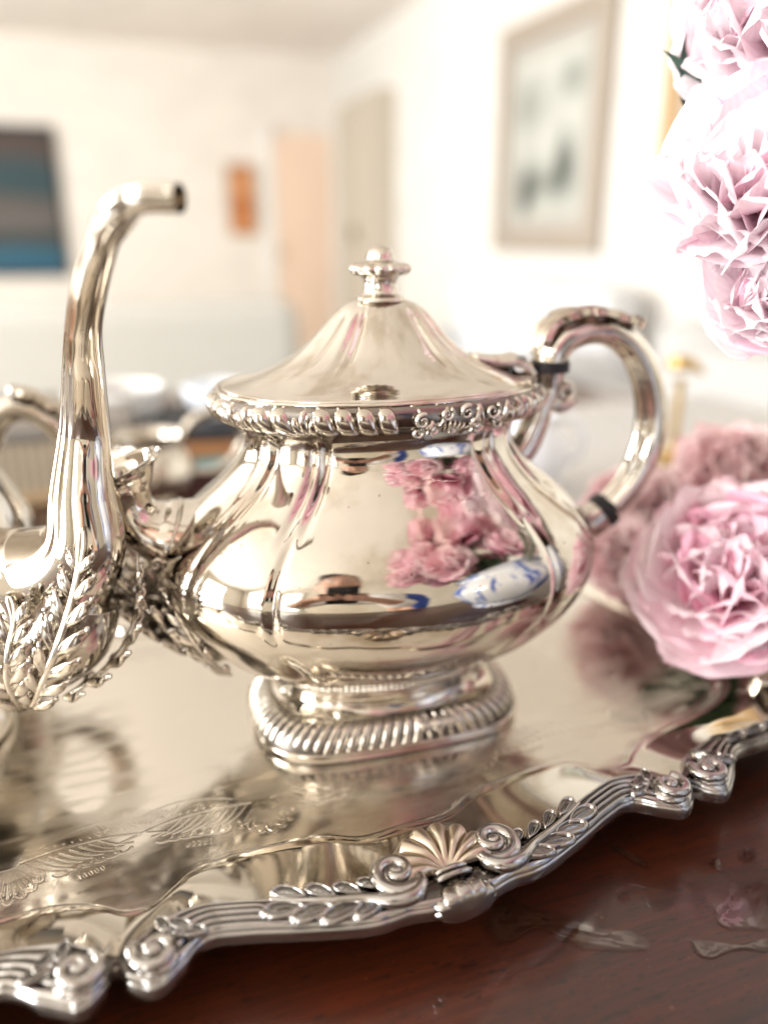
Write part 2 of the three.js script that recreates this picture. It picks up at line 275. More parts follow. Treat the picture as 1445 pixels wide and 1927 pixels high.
const outlineRows = (() => {
  const right = Q, left = [];
  for (const r of Q) { left.push(r.map((v, i) => (i % 2 ? v : r[4] <= 0.12 ? -v : -v - EXT))); if (r[4] > 0.12 && r[4] < 0.13) { left.splice(left.length - 1, 0, [-0.122, 0.0925, -0.1225, 0.119, -0.124, 0.1385], [-0.137, 0.0915, -0.138, 0.117, -0.140, 0.1285]); } }
  const mz = (r) => r.map((v, i) => (i % 2 ? -v : v));
  const front = [...left.slice().reverse().slice(0, -1), ...right];            // left end .. shell .. right end
  const back = front.slice(1, -1).map(mz).reverse();
  return [...front, ...back, front[0]];
})();
const FRONT_N = outlineRows.length;
const outlineAt = (() => {
  const n = outlineRows.length - 1, P = (i) => outlineRows[((i % n) + n) % n];
  return (u) => { const f = u * n, i = Math.floor(f), k = f - i; return P(0).map((_, c) => { const a = P(i - 1)[c], b = P(i)[c], d = P(i + 1)[c], e = P(i + 2)[c]; return 0.5 * (2 * b + (d - a) * k + (2 * a - 5 * b + 4 * d - e) * k * k + (3 * b - a - 3 * d + e) * k * k * k); }); };
})();
const bandTop = (w) => 0.0102 + 0.0028 * Math.pow(Math.sin(Math.PI * clamp(0.04 + w * 0.92)), 0.7);
{
  const t = thing('silver_tray', 'large engraved silver tray with scalloped ornate border under the teapot', 'tray', TRAY, TYAW);
  const NS = 1400, uvT = (u, v, p) => [p[0], p[2]], opt = { closed: true, flip: true, uv: uvT };
  // floor, engraved; the cut lines are relief
  const eng = (() => {
    const W = 2048, Hh = 1024, c = document.createElement('canvas'); c.width = W; c.height = Hh; const g = c.getContext('2d');
    g.fillStyle = '#fff'; g.fillRect(0, 0, W, Hh); g.lineCap = 'round';
    const X = (x) => (x + 0.28) / 0.5 * W, Y = (z) => (z + 0.125) / 0.25 * Hh;
    const line = (pts, w, s) => { g.strokeStyle = s; g.lineWidth = w; g.beginPath(); pts.forEach(([x, z], i) => (i ? g.lineTo(X(x), Y(z)) : g.moveTo(X(x), Y(z)))); g.stroke(); };
    const arc = (cx, cz, r, a0, a1, w, s, sx = 1, sz = 1) => line(Array.from({ length: 160 }, (_, i) => { const a = lerp(a0, a1, i / 159); return [cx + Math.cos(a) * r * sx, cz + Math.sin(a) * r * sz]; }), w, s);
    const motif = (cx, cz, ang, k) => {
      const R = (x, z) => [cx + x * Math.cos(ang) - z * Math.sin(ang), cz + x * Math.sin(ang) + z * Math.cos(ang)];
      const L = (pts, w, s) => line(pts.map(([x, z]) => R(x * k, z * k)), w, s);
      for (let i = -5; i <= 5; i++) { const a = i * 0.14, r = 0.017 - Math.abs(i) * 0.0008; L([[Math.sin(a) * 0.004, 0.003], [Math.sin(a) * r, Math.cos(a) * r]], 2.2, '#333'); L([[Math.sin(a + 0.07) * 0.009, Math.cos(a + 0.07) * 0.009], [Math.sin(a + 0.07) * r * 0.93, Math.cos(a + 0.07) * r * 0.93]], 1.4, '#777'); }
      for (let i = -3; i <= 3; i++) { const a = i * 0.23, r = 0.0185 - Math.abs(i) * 0.0012, p = []; for (let q = 0; q <= 10; q++) { const b = a + lerp(-0.115, 0.115, q / 10), e = r + 0.0018 * Math.sin(Math.PI * q / 10); p.push([Math.sin(b) * e, Math.cos(b) * e]); } L(p, 5, '#111'); }
      for (const s of [-1, 1]) {
        for (let i = 0; i < 8; i++) { const x0 = s * (0.006 + i * 0.0035), z0 = 0.002 - i * 0.0003; L(Array.from({ length: 8 }, (_, q) => { const f = q / 7; return [x0 + s * f * 0.011, z0 + f * (0.0075 - i * 0.0003) + 0.0015 * Math.sin(f * 3)]; }), 2.6, '#444'); }
        for (let i = 0; i < 6; i++) { const x0 = s * (0.017 + i * 0.0042), z0 = 0.0105 - i * 0.0006; L(Array.from({ length: 8 }, (_, q) => { const a = lerp(0.2, 2.7, q / 7); return [x0 + Math.cos(a) * 0.0028, z0 + Math.sin(a) * 0.0022]; }), 4, '#1a1a1a'); }
        L(Array.from({ length: 20 }, (_, q) => { const f = q / 19; return [s * (0.004 + f * 0.05), 0.001 - 0.004 * Math.sin(f * 3.1) + f * 0.004]; }), 3.4, '#222');
        L(Array.from({ length: 20 }, (_, q) => { const f = q / 19; return [s * (0.01 + f * 0.04), -0.004 - 0.006 * Math.sin(f * 3.1)]; }), 2, '#777');
        for (let i = 0; i < 5; i++) L([[s * (0.022 + i * 0.002), 0.0155 - i * 0.0004], [s * (0.0225 + i * 0.002), 0.0168 - i * 0.0004]], 4, '#333');
        for (let i = 0; i < 14; i++) L([[s * (0.012 + i * 0.003), -0.0035], [s * (0.0125 + i * 0.003), -0.003]], 2, '#777');
        for (let i = 0; i < 9; i++) L(Array.from({ length: 6 }, (_, q) => [s * (0.03 + i * 0.002 + q * 0.0011), -0.008 + q * 0.001 + 0.0012 * Math.sin(q + i)]), 1.6, '#888');
      }
    };
    for (const u of [-0.225, -0.135, -0.045, 0.045, 0.125]) { motif(u, 0.066, 0, 1); motif(u, -0.066, Math.PI, 1); }
    for (const z of [-0.03, 0.03]) { motif(0.132, z, -Math.PI / 2, 0.9); motif(-0.212, z, Math.PI / 2, 0.9); }
    void arc;
    const tx = new THREE.CanvasTexture(c); tx.wrapS = tx.wrapT = THREE.ClampToEdgeWrapping; return tx;
  })();
  M.trayFloor = M.silver.clone(); M.trayFloor.bumpMap = eng; M.trayFloor.bumpScale = 0.0001; M.trayFloor.map = null; M.trayFloor.color = new THREE.Color(0.64, 0.60, 0.535);
  M.trayFloor.roughness = 0.24;
  part('tray_floor', grid(700, 50, (u, v) => { const o = outlineAt(u), cx = -0.04, k = v; return [cx + (o[0] - cx) * k, 0.00008 * (fbm(o[0] * k * 60 + 9, o[1] * k * 60 + 5, 0, 2, 3) - 0.5), o[1] * k]; }, { closed: true, flip: true, uv: (u, v, p) => [(p[0] + 0.28) / 0.5, 1 - (p[2] + 0.125) / 0.25] }), M.trayFloor, t);
  part('tray_border', grid(NS, 26, (u, v) => {
    const o = outlineAt(u), k = v, a = Math.pow(k, 0.9), rise = 0.0026 * smooth(0, 0.10, k) + 0.0076 * Math.pow(k, 1.25) + 0.0009 * gauss(k - 0.085, 0.035);
    return [lerp(o[0], o[2], a), rise, lerp(o[1], o[3], a)];
  }, opt), M.silver, t);
  // cast band: oxidised ground, bright reeds and beads, outer wall, underside
  const leafy = (x, z) => { const d = Math.abs(x), e = Math.abs(x > 0 ? x : x + EXT); return z < 0 ? 0 : Math.max(smooth(0.064, 0.058, d), smooth(0.086, 0.09, d) * smooth(0.124, 0.119, d), smooth(0.136, 0.14, e) * smooth(0.2, 0.19, e)); };
  const onBand = (w0, w1, h, mid) => (u, v) => { const o = outlineAt(u), w = lerp(w0, w1, v), m = mid ? leafy(o[4], o[5]) : 0; return [lerp(o[2], o[4], w), bandTop(w) - 0.0013 * m + h * Math.pow(Math.sin(Math.PI * v), 0.6) - 0.0002, lerp(o[3], o[5], w)]; };
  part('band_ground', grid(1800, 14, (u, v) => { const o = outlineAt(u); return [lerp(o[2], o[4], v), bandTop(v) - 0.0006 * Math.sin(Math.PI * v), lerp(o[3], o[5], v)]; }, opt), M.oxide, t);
  for (const [a, b, h] of [[-0.04, 0.10, 0.0011], [0.22, 0.36, 0.0009], [0.44, 0.58, 0.0009], [0.64, 0.76, 0.0008], [0.82, 1.0, 0.0012]]) part('reed', grid(2000, 9, onBand(a, b, h, a > 0.1 && b < 0.8), opt), M.trayEdge, t);
  part('band_wall', grid(2200, 22, (u, k) => {
    const o = outlineAt(u), dx = o[4] - o[2], dz = o[5] - o[3], l = Math.hypot(dx, dz) || 1;
    const out = 0.0008 * Math.sin(Math.min(1, k * 1.6) * Math.PI) - 0.0045 * smooth(0.6, 1, k), y = lerp(bandTop(1) - 0.0001, 0.0046, smooth(0, 0.8, k)) + 0.0004 * smooth(0.8, 1, k);
    return [o[4] + dx / l * out, y, o[5] + dz / l * out];
  }, opt), M.trayEdge, t);
  part('underside', grid(400, 8, (u, v) => { const o = outlineAt(u), dx = o[4] - o[2], dz = o[5] - o[3], l = Math.hypot(dx, dz) || 1, k = smooth(0, 1, v); return [lerp(o[4] - dx / l * 0.0044, lerp(-0.04, o[0], 0.9), k), lerp(0.005, -0.0022, Math.pow(k, 0.7)), lerp(o[5] - dz / l * 0.0044, o[1] * 0.9, k)]; }, opt), M.oxide, t);
  part('underside', moved(new THREE.CylinderGeometry(1, 1, 0.001, 96).scale(0.18, 1, 0.10), -0.02, -0.0022, 0), M.oxide, t);
  for (const [x, z] of [[-0.19, 0.075], [0.14, 0.075], [-0.19, -0.075], [0.14, -0.075]]) part('foot', moved(lathe([[0.0, -0.0107], [0.006, -0.0107], [0.009, -0.008], [0.008, -0.003], [0.007, 0.0]], 24), x, 0, z), M.trayEdge, t);
  // ornaments
  const volute = (cx, cz, r, dir, a0, y, turns = 1.5, tube = 0.0019) => {
    const rows = [], n = 30; for (let i = 0; i <= n; i++) { const f = i / n, a = a0 + dir * f * turns * Math.PI * 2, q = r * Math.pow(1 - f * 0.86, 1.05); rows.push([cx + Math.cos(a) * q, y + 0.0014 * Math.sin(f * 2.4), cz + Math.sin(a) * q, lerp(tube, tube * 0.55, f), lerp(tube * 1.1, tube * 0.6, f)]); }
    const eye = new THREE.SphereGeometry(r * 0.3, 18, 12).scale(1, 0.8, 1).translate(cx, y + 0.0010, cz);
    return mergeGeometries([sweep(rows, V3(0, 1, 0), { nt: 120, nr: 14 }), eye].map((g) => g.toNonIndexed()));
  };
  const bed = (cx, cz, r, y) => new THREE.SphereGeometry(r, 24, 14).scale(1, 0.42, 1).translate(cx, y, cz);
  const leafRim = (cx, cz, ang, L, W, y, bank = 0) => { // a lobe with a bright raised rim round a dished field
    const P = (a, r) => { const bx = Math.cos(a) * 0.5 + 0.5, x = Math.cos(a) * r * L / 2, z = Math.sin(a) * r * W / 2 * (0.45 + 0.55 * Math.pow(bx, 0.6)); return [x, z]; };
    const put = (x, z, h) => [cx + x * Math.cos(ang) - z * Math.sin(ang), y + h + bank * z, cz + x * Math.sin(ang) + z * Math.cos(ang)];
    const rim = grid(34, 10, (u, v) => { const r = lerp(0.70, 1.06, v), [x, z] = P(u * Math.PI * 2, r); return put(x, z, 0.0013 * Math.pow(Math.sin(Math.PI * v), 0.7) - 0.0006 * v); }, { closed: true, uv: uvT });
    const field = grid(26, 8, (u, v) => { const [x, z] = P(u * Math.PI * 2, v * 0.78); return put(x, z, 0.00015 + 0.0008 * gauss(z, W * 0.05) * smooth(0.95, 0.3, v)); }, { closed: true, uv: uvT });
    return [rim, field];
  };
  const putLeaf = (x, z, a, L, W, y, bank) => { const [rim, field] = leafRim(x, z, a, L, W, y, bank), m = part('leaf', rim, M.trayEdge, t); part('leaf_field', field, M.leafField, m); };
  const LEAVES = [[0.0295, 0.1452, 0.30, 0.0125, 0.0056], [0.0385, 0.1437, 0.10, 0.0135, 0.0062], [0.0470, 0.1405, -0.05, 0.0130, 0.0062], [0.0550, 0.1362, -0.25, 0.0130, 0.0060], [0.0270, 0.1372, -0.75, 0.0085, 0.0042], [0.0345, 0.1362, -0.72, 0.0090, 0.0044], [0.0425, 0.1338, -0.75, 0.0095, 0.0048], [0.0520, 0.1305, -0.6, 0.0105, 0.0050]];
  for (const s of [1, -1]) {
    for (const [x, z, a, L, W] of LEAVES) putLeaf(s * x, z, s > 0 ? a : Math.PI - a, L * 1.12, W * 1.25, 0.0136, 0);
    part('scroll', [volute(s * 0.0182, 0.1372, 0.0082, -s, s > 0 ? 2.35 : Math.PI - 2.35, 0.0143, 1.45, 0.0025), bed(s * 0.0182, 0.1374, 0.0076, 0.0122)].map((g) => (g.index ? g.toNonIndexed() : g)), M.trayEdge, t);
    part('scroll_arm', sweep([[s * 0.0115, 0.0142, 0.1405, 0.0020, 0.0020], [s * 0.0125, 0.0145, 0.1445, 0.0024, 0.0024], [s * 0.0165, 0.0145, 0.1475, 0.0026, 0.0025], [s * 0.0230, 0.0144, 0.1470, 0.0024, 0.0022], [s * 0.0310, 0.0143, 0.1425, 0.0017, 0.0016], [s * 0.0400, 0.0142, 0.1392, 0.0012, 0.0012], [s * 0.0490, 0.0140, 0.1352, 0.0009, 0.0009], [s * 0.0580, 0.0136, 0.1305, 0.0006, 0.0007]], V3(0, 1, 0), { nt: 110, nr: 18 }), M.trayEdge, t);
    for (const [cx, cz, dir] of [[0.0935, 0.1372, 1], [0.1145, 0.1355, -1]]) {
      part('scroll', [volute(s * cx, cz, 0.0068, s * dir, s * dir > 0 ? -0.9 : Math.PI + 0.9, 0.0146, 1.4, 0.0020), bed(s * cx, cz, 0.0070, 0.0126)].map((g) => (g.index ? g.toNonIndexed() : g)), M.trayEdge, t);
      const q = dir > 0 ? -1 : 1;
      for (const [k, dz, a, L] of [[0.0105, -0.0035, 0.25, 0.0105], [0.0080, -0.0072, 0.75, 0.0095], [0.0035, -0.0092, 1.15, 0.0080]]) putLeaf(s * (cx + q * k), cz + dz, s * q > 0 ? a : Math.PI - a, L, 0.0050, 0.0140, 0);
    }
    for (const [x, z, a] of [[0.142, 0.1215, -0.1], [0.153, 0.1208, 0], [0.164, 0.1200, 0.05], [0.176, 0.117, 0.4]]) putLeaf(s > 0 ? x : -x - EXT, z, s > 0 ? a : Math.PI - a, 0.0125, 0.0058, 0.0134, 0);
  }
  // shells: one at the middle of the side, one turned inward at each near corner
  const shellGeo = (k = 1) => grid(216, 34, (u, v) => {
    const a = lerp(-1.75, 1.75, u), lob = Math.abs(Math.sin(u * Math.PI * 8)), r = k * v * (0.0195 - 0.0028 * Math.pow(Math.abs(u - 0.5) * 2, 2)) * (1 + 0.07 * lob * smooth(0.6, 1, v));
    const h = k * (0.0015 + 0.0042 * Math.sin(Math.min(1, v * 1.02) * 2.3) - 0.0052 * smooth(0.86, 1, v) + (0.0030 * Math.pow(lob, 0.45) - 0.0022) * smooth(0.12, 0.5, v) * (1 - 0.4 * smooth(0.92, 1, v)));
    return [Math.sin(a) * r, h, -Math.cos(a) * r];
  }, { uv: uvT });
  part('shell', moved(shellGeo(1), 0.0, 0.0098, 0.1392), M.shell, t);
  for (const s of [1, -1]) part('shell', moved(shellGeo(1.15), s > 0 ? 0.196 : -0.196 - EXT, 0.0094, 0.106, 0, -s * 0.85, 0), M.shell, t);
  part('shell_ring', [0, 1].map((i) => sweep(Array.from({ length: 13 }, (_, q) => { const a = lerp(-0.3, Math.PI + 0.3, q / 12); return [Math.cos(a) * (0.0058 + 0.0005 * i), 0.0118 + 0.0030 * Math.sin(a), 0.1405 + i * 0.0026 + 0.0012 * Math.sin(a), 0.0010, 0.0010]; }), V3(0, 0, 1), { nt: 60, nr: 12 })), M.trayEdge, t);
  part('shell_stub', grid(200, 30, (u, v) => { const a = u * Math.PI * 2, fl = 1 + 0.20 * (Math.pow(Math.abs(Math.cos(a * 5.5 + 0.4)), 0.5) - 0.3) * Math.sin(v * Math.PI), r = v < 0.02 ? 0.001 : 0.0050 + 0.0052 * Math.sin(Math.min(1, v * 1.05) * 2.2), e = v > 0.85 ? Math.sqrt(Math.max(0, 1 - Math.pow((v - 0.85) / 0.15, 2))) : 1; return [Math.cos(a) * r * fl * e, 0.0090 + Math.sin(a) * r * 0.56 * fl * e, 0.1435 + 0.0112 * v]; }, { closed: true, uv: uvT }), M.trayEdge, t);
}

// ------------------------------------------------------------------ lobed hollow ware: plan outline of eight panels meeting in creases
function lobedOutline(ribs, sags, N = 960) {           // ribs: eight points round the plan (a = 1), sags: bulge of the panel after each rib
  const seg = ribs.map((p, i) => { const q = ribs[(i + 1) % ribs.length], mx = (p[0] + q[0]) / 2, mz = (p[1] + q[1]) / 2, l = Math.hypot(mx, mz) || 1, ex = q[0] - p[0], ez = q[1] - p[1]; let nx = ez, nz = -ex; const k = Math.hypot(nx, nz); nx /= k; nz /= k; if (nx * mx + nz * mz < 0) { nx = -nx; nz = -nz; } void l; return { p, q, c: [mx + nx * 2 * sags[i], mz + nz * 2 * sags[i]], len: k }; });
  const tot = seg.reduce((s, e) => s + e.len, 0), sharp = [];
  for (let i = 0; i < N; i++) { let d = i / N * tot, k = 0; while (k < seg.length - 1 && d > seg[k].len) d -= seg[k++].len; const t = d / seg[k].len, e = seg[k], m = 1 - t; sharp.push([0, 1].map((c) => m * m * e.p[c] + 2 * m * t * e.c[c] + t * t * e.q[c])); }
  const blur = (a, w, n) => { for (let r = 0; r < n; r++) { const o = a; let sx = 0, sz = 0; a = []; for (let i = -w; i <= w; i++) { const q = o[(i + N) % N]; sx += q[0]; sz += q[1]; } for (let i = 0; i < N; i++) { a.push([sx / (2 * w + 1), sz / (2 * w + 1)]); const o1 = o[(i - w + N) % N], i1 = o[(i + w + 1) % N]; sx += i1[0] - o1[0]; sz += i1[1] - o1[1]; } } return a; };
  const norm = (a) => { const m = Math.max(...a.map((p) => p[0])); return a.map((p) => [p[0] / m, p[1] / m]); };
  const crisp = norm(blur(sharp, 2, 2)), soft = norm(blur(sharp, 34, 3));
  const read = (a, u) => { const f = ((u % 1) + 1) % 1 * N, i = Math.floor(f), k = f - i, p = a[i % N], q = a[(i + 1) % N]; return [lerp(p[0], q[0], k), lerp(p[1], q[1], k)]; };
  return { at: (u, w) => { const a = read(crisp, u), b = read(soft, u); return [lerp(b[0], a[0], w), lerp(b[1], a[1], w)]; }, ribU: (() => { let d = 0; return seg.map((e) => { const r = d / tot; d += e.len; return r; }); })() };
}
const POT = lobedOutline([[.57, .565], [.87, .355], [.87, -.355], [.57, -.565], [-.57, -.565], [-.87, -.355], [-.87, .355], [-.57, .565]], [.055, .15, .055, .055, .055, .15, .055, .055].map((v, i) => [.05, .13, .05, .118, .05, .13, .05, .118][i]));
const FOOT = lobedOutline([[.58, .65], [.93, .38], [.93, -.38], [.58, -.65], [-.58, -.65], [-.93, -.38], [-.93, .38], [-.58, .65]], [.075, .03, .075, .015, .075, .03, .075, .015]);
// rows: [half length a, height y, crease weight, depth factor]
const lobedBody = (O, rows, nu, sub, extra = null, opt = {}) => { const f = table(rows); return grid(nu, (rows.length - 1) * sub, (u, v) => { const [a, y, w, d = 1] = f(v), q = O.at(u, clamp(w, 0, 1.3)), e = extra ? extra(u, v, a, y) : 0, l = Math.hypot(q[0], q[1]); return [q[0] * a + q[0] / l * e, y, q[1] * a * d + q[1] / l * e]; }, { closed: true, flip: true, uv: (u, v, p) => [u * 0.5, v * (rows.length - 1) * sub * 0.0012], ...opt }); };
// an acanthus leaf: rows [x, y, z, half width, outward lift], side = direction across
function acanthus(rows, side, up, lobes = 5, th = 0.0012) {
  const f = table(rows), S = side.clone().normalize();
  return grid(64, 90, (u, v) => {
    const c = f(v), e = 0.004, a = f(Math.max(0, v - e)), b = f(Math.min(1, v + e)), T = V3(b[0] - a[0], b[1] - a[1], b[2] - a[2]).normalize(), B = S.clone().addScaledVector(T, -S.dot(T)).normalize(), N = B.clone().cross(T); if (N.dot(up) < 0) N.negate();
    const x = u * 2 - 1, ph = (v * lobes) % 1, lob = 0.72 + 0.28 * Math.sin(Math.PI * Math.pow(ph, 0.7)), w = c[3] * lob * (v > 0.93 ? Math.sqrt(Math.max(0, (1 - v) / 0.07)) : 1);
    const vein = Math.abs(Math.sin((v * lobes - Math.abs(x) * 1.1) * Math.PI)), lift = (c[4] ?? 0.001) + th * (1.4 * gauss(x, 0.16) + 0.8 * Math.pow(vein, 0.5) * (1 - 0.4 * Math.abs(x)) + 0.9 * smooth(0.72, 0.92, Math.abs(x))) - th * 2.5 * smooth(0.9, 1, Math.abs(x));
    const sweepBack = Math.abs(x) * c[3] * 0.55;
    return [c[0] + B.x * x * w + N.x * lift + T.x * sweepBack, c[1] + B.y * x * w + N.y * lift + T.y * sweepBack, c[2] + B.z * x * w + N.z * lift + T.z * sweepBack];
  }, { uv: (u, v) => [u * 0.03, v * 0.06] });
}
// acanthus built of curling leaflets either side of a midrib; rows as above
function acanthusSpray(rows, side, up, n = 6, k = 1) {
  const f = table(rows), S = side.clone().normalize(), gs = [];
  const frame = (v) => { const c = f(v), e = 0.004, a = f(Math.max(0, v - e)), b = f(Math.min(1, v + e)), T = V3(b[0] - a[0], b[1] - a[1], b[2] - a[2]).normalize(), B = S.clone().addScaledVector(T, -S.dot(T)).normalize(), N = B.clone().cross(T); if (N.dot(up) < 0) N.negate(); return { c: V3(c[0], c[1], c[2]).addScaledVector(N, c[4]), w: c[3] * 0.84, T, B, N }; };
  const groove = (p) => 1 - 0.34 * gauss(Math.sin((p - Math.PI / 2) / 2), 0.20);
  for (let i = 0; i < n; i++) for (const s of [-1, 1]) {
    const v = (i + 0.35) / n * 0.86, { c, w, T, B, N } = frame(v), L = w * (1.15 - 0.25 * v), q = (b, tt, nn) => c.clone().addScaledVector(B, s * b * L).addScaledVector(T, tt * L).addScaledVector(N, nn * L).toArray();
    gs.push(sweep([[...q(0.02, -0.35, 0.02), w * 0.16, w * 0.10], [...q(0.26, 0.05, 0.16), w * 0.26, w * 0.14], [...q(0.52, 0.42, 0.26), w * 0.31, w * 0.15], [...q(0.76, 0.84, 0.26), w * 0.29, w * 0.14], [...q(0.92, 1.22, 0.14), w * 0.20, w * 0.12], [...q(0.98, 1.42, 0.18 + 0.12 * k), w * 0.11, w * 0.10]], T, { nt: 34, nr: 18, shape: groove }));
  }
  { const rib = []; for (let i = 0; i <= 10; i++) { const { c, w, N } = frame(i / 10), p = c.clone().addScaledVector(N, w * 0.12); rib.push([...p.toArray(), w * (0.20 + 0.34 * gauss(i / 10 - 0.93, 0.12)), w * 0.15]); } gs.push(sweep(rib, S, { nt: 60, nr: 18 })); }
  return mergeGeometries(gs.map((g) => g.toNonIndexed()));
}
function curl(c, r, a0, dir, lateral, inX, inY, tube = 0.0022, turns = 1.3) { // a spiral scroll in the plane of inX, inY
  const rows = []; for (let i = 0; i <= 24; i++) { const f = i / 24, a = a0 + dir * f * turns * Math.PI * 2, q = r * (1 - f * 0.85), p = c.clone().addScaledVector(inX, Math.cos(a) * q).addScaledVector(inY, Math.sin(a) * q); rows.push([p.x, p.y, p.z, tube * 1.6 * (1 - 0.3 * f), tube * (1 - 0.35 * f)]); }
  return sweep(rows, lateral, { nt: 90, nr: 14 });
}
const LAT = V3(0, 0, 1), EX = V3(1, 0, 0), EY = V3(0, 1, 0);

// ------------------------------------------------------------------ the teapot
{
  const t = thing('silver_teapot', 'silver teapot with domed lid and pink flowers mirrored in its side', 'teapot', V3(-0.0015, 0.0004, -0.012), 16 * Math.PI / 180);
  const dRib = (u) => { let m = 1; for (const k of POT.ribU) { const d = ((u - k + 0.5) % 1 + 1) % 1 - 0.5; if (Math.abs(d) < Math.abs(m)) m = d; } return m; };
  const body = [[.0470, .0195, .5], [.0466, .0225, .55], [.0472, .0252, .6], [.0490, .0274, .7], [.0522, .0290, .75], [.0565, .0312, .9], [.0640, .0352, 1.0, .99], [.0730, .0405, 1.0, .98], [.0816, .0475, .9, .97], [.0890, .0555, .65, .965], [.0948, .0645, .40, .95], [.0978, .0740, .35, .918], [.0972, .0830, .45, .887], [.0925, .0915, .6, .877], [.0858, .0990, .8, .892], [.0774, .1065, 1.0, .922], [.0690, .1135, 1.2, .958], [.0622, .1205, 1.3, .975], [.0582, .1265, 1.3, .985], [.0570, .1315, 1.1], [.0576, .1350, .6], [.0590, .1375, .3], [.0610, .1392, .12], [.0640, .1402, 0]];
  const crease = (u, v, a, y) => { const d = dRib(u), neck = smooth(.098, .116, y) * smooth(.1375, .131, y), mid = smooth(.060, .075, y) * smooth(.112, .098, y), low = smooth(.026, .031, y) * smooth(.062, .046, y);
    return neck * (-.0020 * (gauss(d - .0075, .0042) + gauss(d + .0075, .0042)) + .0012 * gauss(d, .0042)) - mid * .0007 * gauss(d, .0035) - low * (.0022 * gauss(d, .006) - .0008 * gauss(Math.abs(d) - .014, .006)); };
  part('body', lobedBody(POT, body, 1200, 9, crease), M.silver, t);
  // beaded ring over the foot
  { const beads = []; for (let i = 0; i < 110; i++) { const q = POT.at(i / 110, 0.6); beads.push(new THREE.SphereGeometry(0.00125, 10, 8).translate(q[0] * 0.0492, 0.0268, q[1] * 0.0492)); } const b = part('bead_ring', beads, M.relief, t); b.userData.kind = 'stuff'; }
  // foot: waist, gadrooned slope, plain lip
  { const wr = table([[.0470, .0200], [.0471, .0182], [.0476, .0166], [.0486, .0152], [.0500, .0144], [.0512, .0142]]); part('foot', grid(480, 36, (u, v) => { const [a, y] = wr(v), p = POT.at(u, .45), q = FOOT.at(u, 0), k = smooth(0, 1, v); return [lerp(p[0], q[0], k) * a, y, lerp(p[1], q[1], k) * a]; }, { closed: true, uv: (u, v) => [u * .5, v * .02] }), M.silver, t); }
  const footRows = [[.0508, .0144, .4], [.0534, .0138, .38], [.0564, .0118, .36], [.0590, .0085, .36], [.0606, .0050, .35], [.0605, .0042, .35]], footF = table(footRows);
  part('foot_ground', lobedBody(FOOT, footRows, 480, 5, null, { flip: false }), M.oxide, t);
  const onFoot = (u, v, e) => { const [a, y, w] = footF(v), q = FOOT.at(u, 0), l = Math.hypot(q[0], q[1]); return [q[0] * a + q[0] / l * e * .8, y + e * .6, q[1] * a + q[1] / l * e * .8]; };
  const footLobe = (u0, du, v0, v1, skew, amp) => grid(8, 12, (x, v) => { const X = x * 2 - 1, e = amp * Math.pow(Math.max(0, 1 - X * X), .45) * Math.pow(Math.sin(Math.PI * clamp(v * .97 + .02)), .45) - .0003; return onFoot(u0 + du * X + skew * (v - .5), lerp(v0, v1, v), e); }, { uv: (u, v) => [u * .01, v * .01] });
  for (let i = 0; i < 74; i++) {
    const u = (i + .5) / 74, dd = (k) => ((u - k + .5) % 1 + 1) % 1 - .5, c = Math.abs(dd(.9375)) < .02 || Math.abs(dd(.4375)) < .02;
    part('gadroon', footLobe(u, c ? .0028 : .0058, .06, .97, c ? 0 : .009 * Math.sign(dd(.9375)), c ? .0008 : .0015), M.relief, t);
  }
  for (const [o, r] of [[-.017, .0026], [0, .0034], [.017, .0026], [.009, .002], [-.009, .002]]) { const p = V3(...onFoot(.9375 + o, .5, .0008)), g = lathe([[0, r * .6], [r * .35, r * .5], [r * .45, r * .2], [r * .75, r * .4], [r, r * .1], [r, -r * .2]], 36, (a, w) => 1 + .15 * Math.cos(a * 6) * smooth(.4, 1, w)).applyQuaternion(new THREE.Quaternion().setFromUnitVectors(EY, V3(.1, .6, .8).normalize())); g.translate(p.x, p.y, p.z); part('rosette', g, M.relief, t); }
  part('foot_lip', lobedBody(FOOT, [[.0602, .0044, .35], [.0616, .0040, .34], [.0619, .0026, .34], [.0615, .0006, .34], [.0602, .0000, .34], [.0500, .0006, .3]], 480, 5, null, { flip: false }), M.silver, t);
  // rim: plain cove, oxidised ground, and every cast gadroon, leaf and rosette of its border
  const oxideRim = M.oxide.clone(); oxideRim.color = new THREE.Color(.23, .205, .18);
  const rimRows = [[.0612, .1392, 0], [.0640, .1398, 0], [.0662, .1408, 0], [.0682, .1430, 0], [.0692, .1460, 0], [.0690, .1486, 0], [.0676, .1502, 0]], rimF = table(rimRows);
  const onRim = (u, v, e) => { const [a, y] = rimF(v), q = POT.at(u, 0), l = Math.hypot(q[0], q[1]), k = smooth(0, .35, v); return [q[0] * a + q[0] / l * e * lerp(.6, 1, k), y - e * lerp(.8, .1, k), q[1] * a + q[1] / l * e * lerp(.6, 1, k)]; };
  part('rim_cove', lobedBody(POT, rimRows.slice(0, 3), 600, 6), M.silver, t); part('rim_ground', lobedBody(POT, rimRows.slice(2), 600, 5), oxideRim, t);
  const tongue = (u0, du, v0, v1, skew, amp, g = [10, 16]) => grid(g[0], g[1], (x, v) => { const X = x * 2 - 1, V = lerp(v0, v1, v), taper = Math.pow(Math.sin(Math.PI * clamp(.12 + .83 * v)), .45), e = amp * Math.pow(Math.max(0, 1 - X * X), .42) * Math.pow(Math.sin(Math.PI * clamp(v * .97 + .02)), .5) - .0003; return onRim(u0 + du * X * taper + skew * (v - .2), V, e); }, { flip: true, uv: (u, v) => [u * .01, v * .01] });
  const NG = 48, sprayU = [0.9375, 0.4375];
